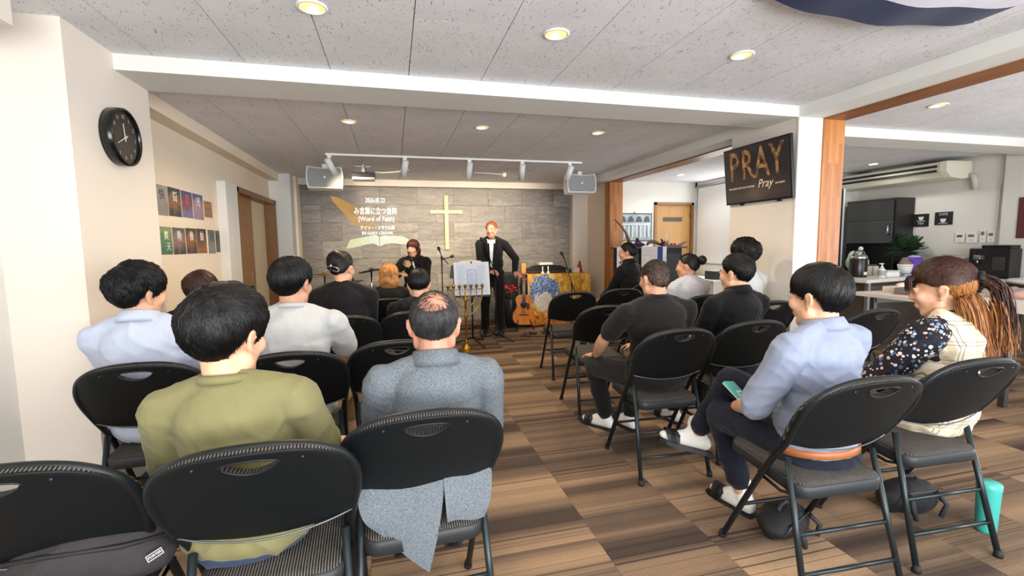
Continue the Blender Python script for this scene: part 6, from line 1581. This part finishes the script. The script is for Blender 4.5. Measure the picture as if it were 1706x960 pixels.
# white table in front of the kitchen, with things on it
kt = thing('white_table', 'long white-topped table between the audience and the kitchen', 'table', (5.03, 2.45, 0)); kt.rotation_euler = (0, 0, math.radians(-3))
MB().box((-.47, -1.25, .76), (.47, 1.25, .80), .004).build('tabletop', M('DCD8D0', .35), kt)
for sx in (-.40, .40):
    for sy in (-1.1, 0, 1.1): MB().box((sx-.022, sy-.022, 0), (sx+.022, sy+.022, .76), .003).build('leg', M('33302E', .4), kt)
MB().box((-.40, -1.1, .70), (.40, -1.07, .76)).box((-.40, 1.07, .70), (.40, 1.1, .76)).build('apron', M('33302E', .4), kt)
bx = thing('flat_grey_box', 'flat grey box on the white table behind the ponytail', 'box', (4.90, 3.28, .8005), .15)
MB().box((-.12, -.17, 0), (.12, .17, .06), .003).build('box', M('6E6C68', .6), bx)
MB().box((-.125, -.175, 0), (.125, .175, .008), .002).build('red_rim', M('9C2E30', .5), bx)
bw_ = thing('cream_carton', 'cream carton with a crumpled white napkin on the white table', 'carton', (4.98, 3.56, .8005), .1)
MB().box((-.10, -.08, 0), (.10, .08, .055), .004).build('carton', M('DCD4C0', .6), bw_)
MB().ell((.05, -.03, .065), (.09, .06, .03)).build('napkin', M('E8E2D6', .8), bw_)
sb = thing('snack_bag', 'clear snack bag with orange contents at the right frame edge', 'bag', (5.55, 3.02, .8005))
sb.location = (5.32, 2.86, .8005)
blob('contents', [('e', (rnx*.04, rny*.06, .035), (.05, .06, .035)) for rnx in (-1, 0, 1) for rny in (-1.5, 0, 1.5)], M('C9622C', .5, var=.35, vscale=30), sb, .012, 2, .02, .05)
blob('film', [('e', (rnx*.045, rny*.065, .045), (.06, .07, .042)) for rnx in (-1, 0, 1) for rny in (-1.6, 0, 1.6)], M('E4E6E4', .08, alpha=.35), sb, .014, 2, .035, .06)
MB().box((-.12, -.20, .02), (.12, -.17, .024)).build('seal_strip', M('C9622C', .4), sb)
rt_ = thing('round_white_table', 'round white table top beyond the long table at the right frame edge', 'table', (6.55, 3.05, 0))
MB().lathe([(0, .86), (.43, .86), (.45, .875), (.45, .89), (.43, .90), (0, .90)], seg=40).build('top', M('E6E3DC', .4), rt_)
MB().lathe([(.035, .03), (.035, .86)], seg=16).lathe([(0, 0), (.26, 0), (.26, .02), (.04, .04), (0, .04)], seg=28).build('pedestal', M('8E8C88', .35, .6), rt_)
tag(MB().box((-.016, -.14, -.24), (-.0005, .14, .24), .003).build('dark_picture', M('5A2A2E', .5), None, (7.22, 3.72, 1.57)), 'dark red framed picture cut by the right frame edge', 'picture')
for x, y, c, lb in ((4.42, 1.75, 'C9C4BC', 'pale seat chair at the right edge beyond the ponytail'),):
    t = thing('stool', lb, 'stool', (x, y, 0)); t.location = (4.35, 1.95, 0)
    MB().lathe([(0, .42), (.17, .42), (.18, .44), (.17, .465), (0, .47)], seg=24).build('seat', M(c, .6), t)
    for k in range(4):
        a = PI/4+PI/2*k; MB().cyl((.12*math.cos(a), .12*math.sin(a), .42), (.19*math.cos(a), .19*math.sin(a), 0), .014, seg=8).build('leg', M('2E2C2A', .4), t)

# ================================================================== THINGS AMONG THE CHAIRS
bt = thing('teal_tumbler', 'teal insulated tumbler standing on the carpet by the plaid woman', 'tumbler', (2.578, 1.395, 0))
MB().lathe([(0, 0), (.034, 0), (.037, .01), (.043, .205), (.043, .215), (0, .215)], seg=28).build('body', M('3FA79C', .35), bt)
MB().lathe([(.0435, .205), (.0445, .208), (.0445, .226), (.040, .232), (0, .232)], seg=28).build('lid', M('4DB3A6', .35), bt)
def bag(label, x, y, w_, d_, h_, rz, cat='bag', mat=None, z=0):
    t = thing('backpack', label, cat, (x, y, z), rz)
    mat = mat or M('101013', .75, bump=.4, bscale=300)
    b = blob('bag_body', [('e', (0, 0, h_*.45), (w_*.5, d_*.5, h_*.5)), ('c', (-w_*.32, 0, h_*.2), (w_*.32, 0, h_*.2), h_*.24, h_*.24), ('c', (-w_*.25, -d_*.1, h_*.7), (w_*.25, -d_*.1, h_*.7), h_*.2, h_*.2), ('c', (-w_*.38, 0, h_*.13), (w_*.38, 0, h_*.13), h_*.13, h_*.13)], mat, t, .012, 4, .02, .1)
    MB().tube([(-w_*.25, -d_*.45, h_*.75), (-w_*.30, -d_*.62, h_*.45), (-w_*.22, -d_*.6, h_*.10)], .012, 6).build('strap', M('26262A', .7), t)
    MB().tube([(w_*.2, -d_*.45, h_*.75), (w_*.28, -d_*.62, h_*.45), (w_*.2, -d_*.6, h_*.10)], .012, 6).build('strap', M('26262A', .7), t)
    MB().tube([(-.05, 0, h_*.88), (-.03, 0, h_*1.02), (.03, 0, h_*1.02), (.05, 0, h_*.88)], .009, 6).build('handle', M('222226', .7), t)
    MB().tube([(-w_*.40, -d_*.28, h_*.35), (-w_*.30, -d_*.38, h_*.72), (w_*.30, -d_*.38, h_*.72), (w_*.40, -d_*.28, h_*.35)], .004, 6).build('zip', M('4A4A4C', .4, .6), t)
    return t
bag('black rucksack lying under the chair of the man with crossed legs', 1.69, 1.64, .30, .20, .13, .4)
bag('black bag on the carpet under the chair of the ponytailed woman', 2.42, 1.62, .32, .18, .17, -.1)
pb = thing('backpack', 'dark backpack with a white woven label lying on the corner chair', 'backpack', (-.80, 1.44, .466), .05)
blob('bag_body', [('c', (-.12, 0, .07), (.14, .02, .07), .075, .08), ('e', (0, -.03, .09), (.19, .13, .085)), ('c', (-.10, -.10, .06), (.15, -.09, .06), .05, .055)], M('2A2526', .8, bump=.4, bscale=260), pb, .01, 4, .02, .09)
MB().tube([(-.18, -.10, .10), (-.05, -.15, .13), (.1, -.14, .12), (.2, -.08, .10)], .006, 6).build('piping', M('191718', .7), pb)
lbm = Matrix.Translation((.175, -.145, .085)) @ Matrix.Scale(.62, 4) @ Matrix.Rotation(math.radians(20), 4, 'Z') @ Matrix.Rotation(math.radians(62), 4, 'X') @ Matrix.Rotation(math.radians(20), 4, 'Z')
o = MB().box((-.030, -.015, -.001), (.030, .015, .002), .001).build('label_tab', M('2A2A2C', .6), pb); o.matrix_local = lbm
for a, b in (((-.028, -.013), (.028, -.011)), ((-.028, .011), (.028, .013)), ((-.028, -.013), (-.026, .013)), ((.026, -.013), (.028, .013))):
    o = MB().box((a[0], a[1], .002), (b[0], b[1], .0026)).build('label_border', M('D0D0CE', .5), pb); o.matrix_local = lbm
o = text('label_lettering', 'PORTER', .013, M('D8D8D6', .5), pb); o.matrix_local = lbm @ Matrix.Translation((0, 0, .0024))
# teal booklet in the hands of the crossed-leg man
hb = thing('teal_booklet', 'teal booklet with a white mark held on the lap of the blue-shirted man', 'booklet', (1.49, 1.69, .640)); hb.rotation_euler = (math.radians(38), math.radians(12), math.radians(28))
MB().box((-.055, -.085, -.006), (.055, .085, .004), .003).build('cover', M('4FA9A4', .4), hb)
MB().box((-.025, .02, .004), (.03, .03, .0048)).box((-.025, -.005, .004), (-.015, .03, .0048)).build('mark', M('CFE6E2', .5), hb)
MB().box((-.053, -.083, -.009), (.053, .083, -.006)).build('pages', M('E8E6E0', .7), hb)
finish_blobs() if 'finish_blobs' in globals() else None
finish_text()
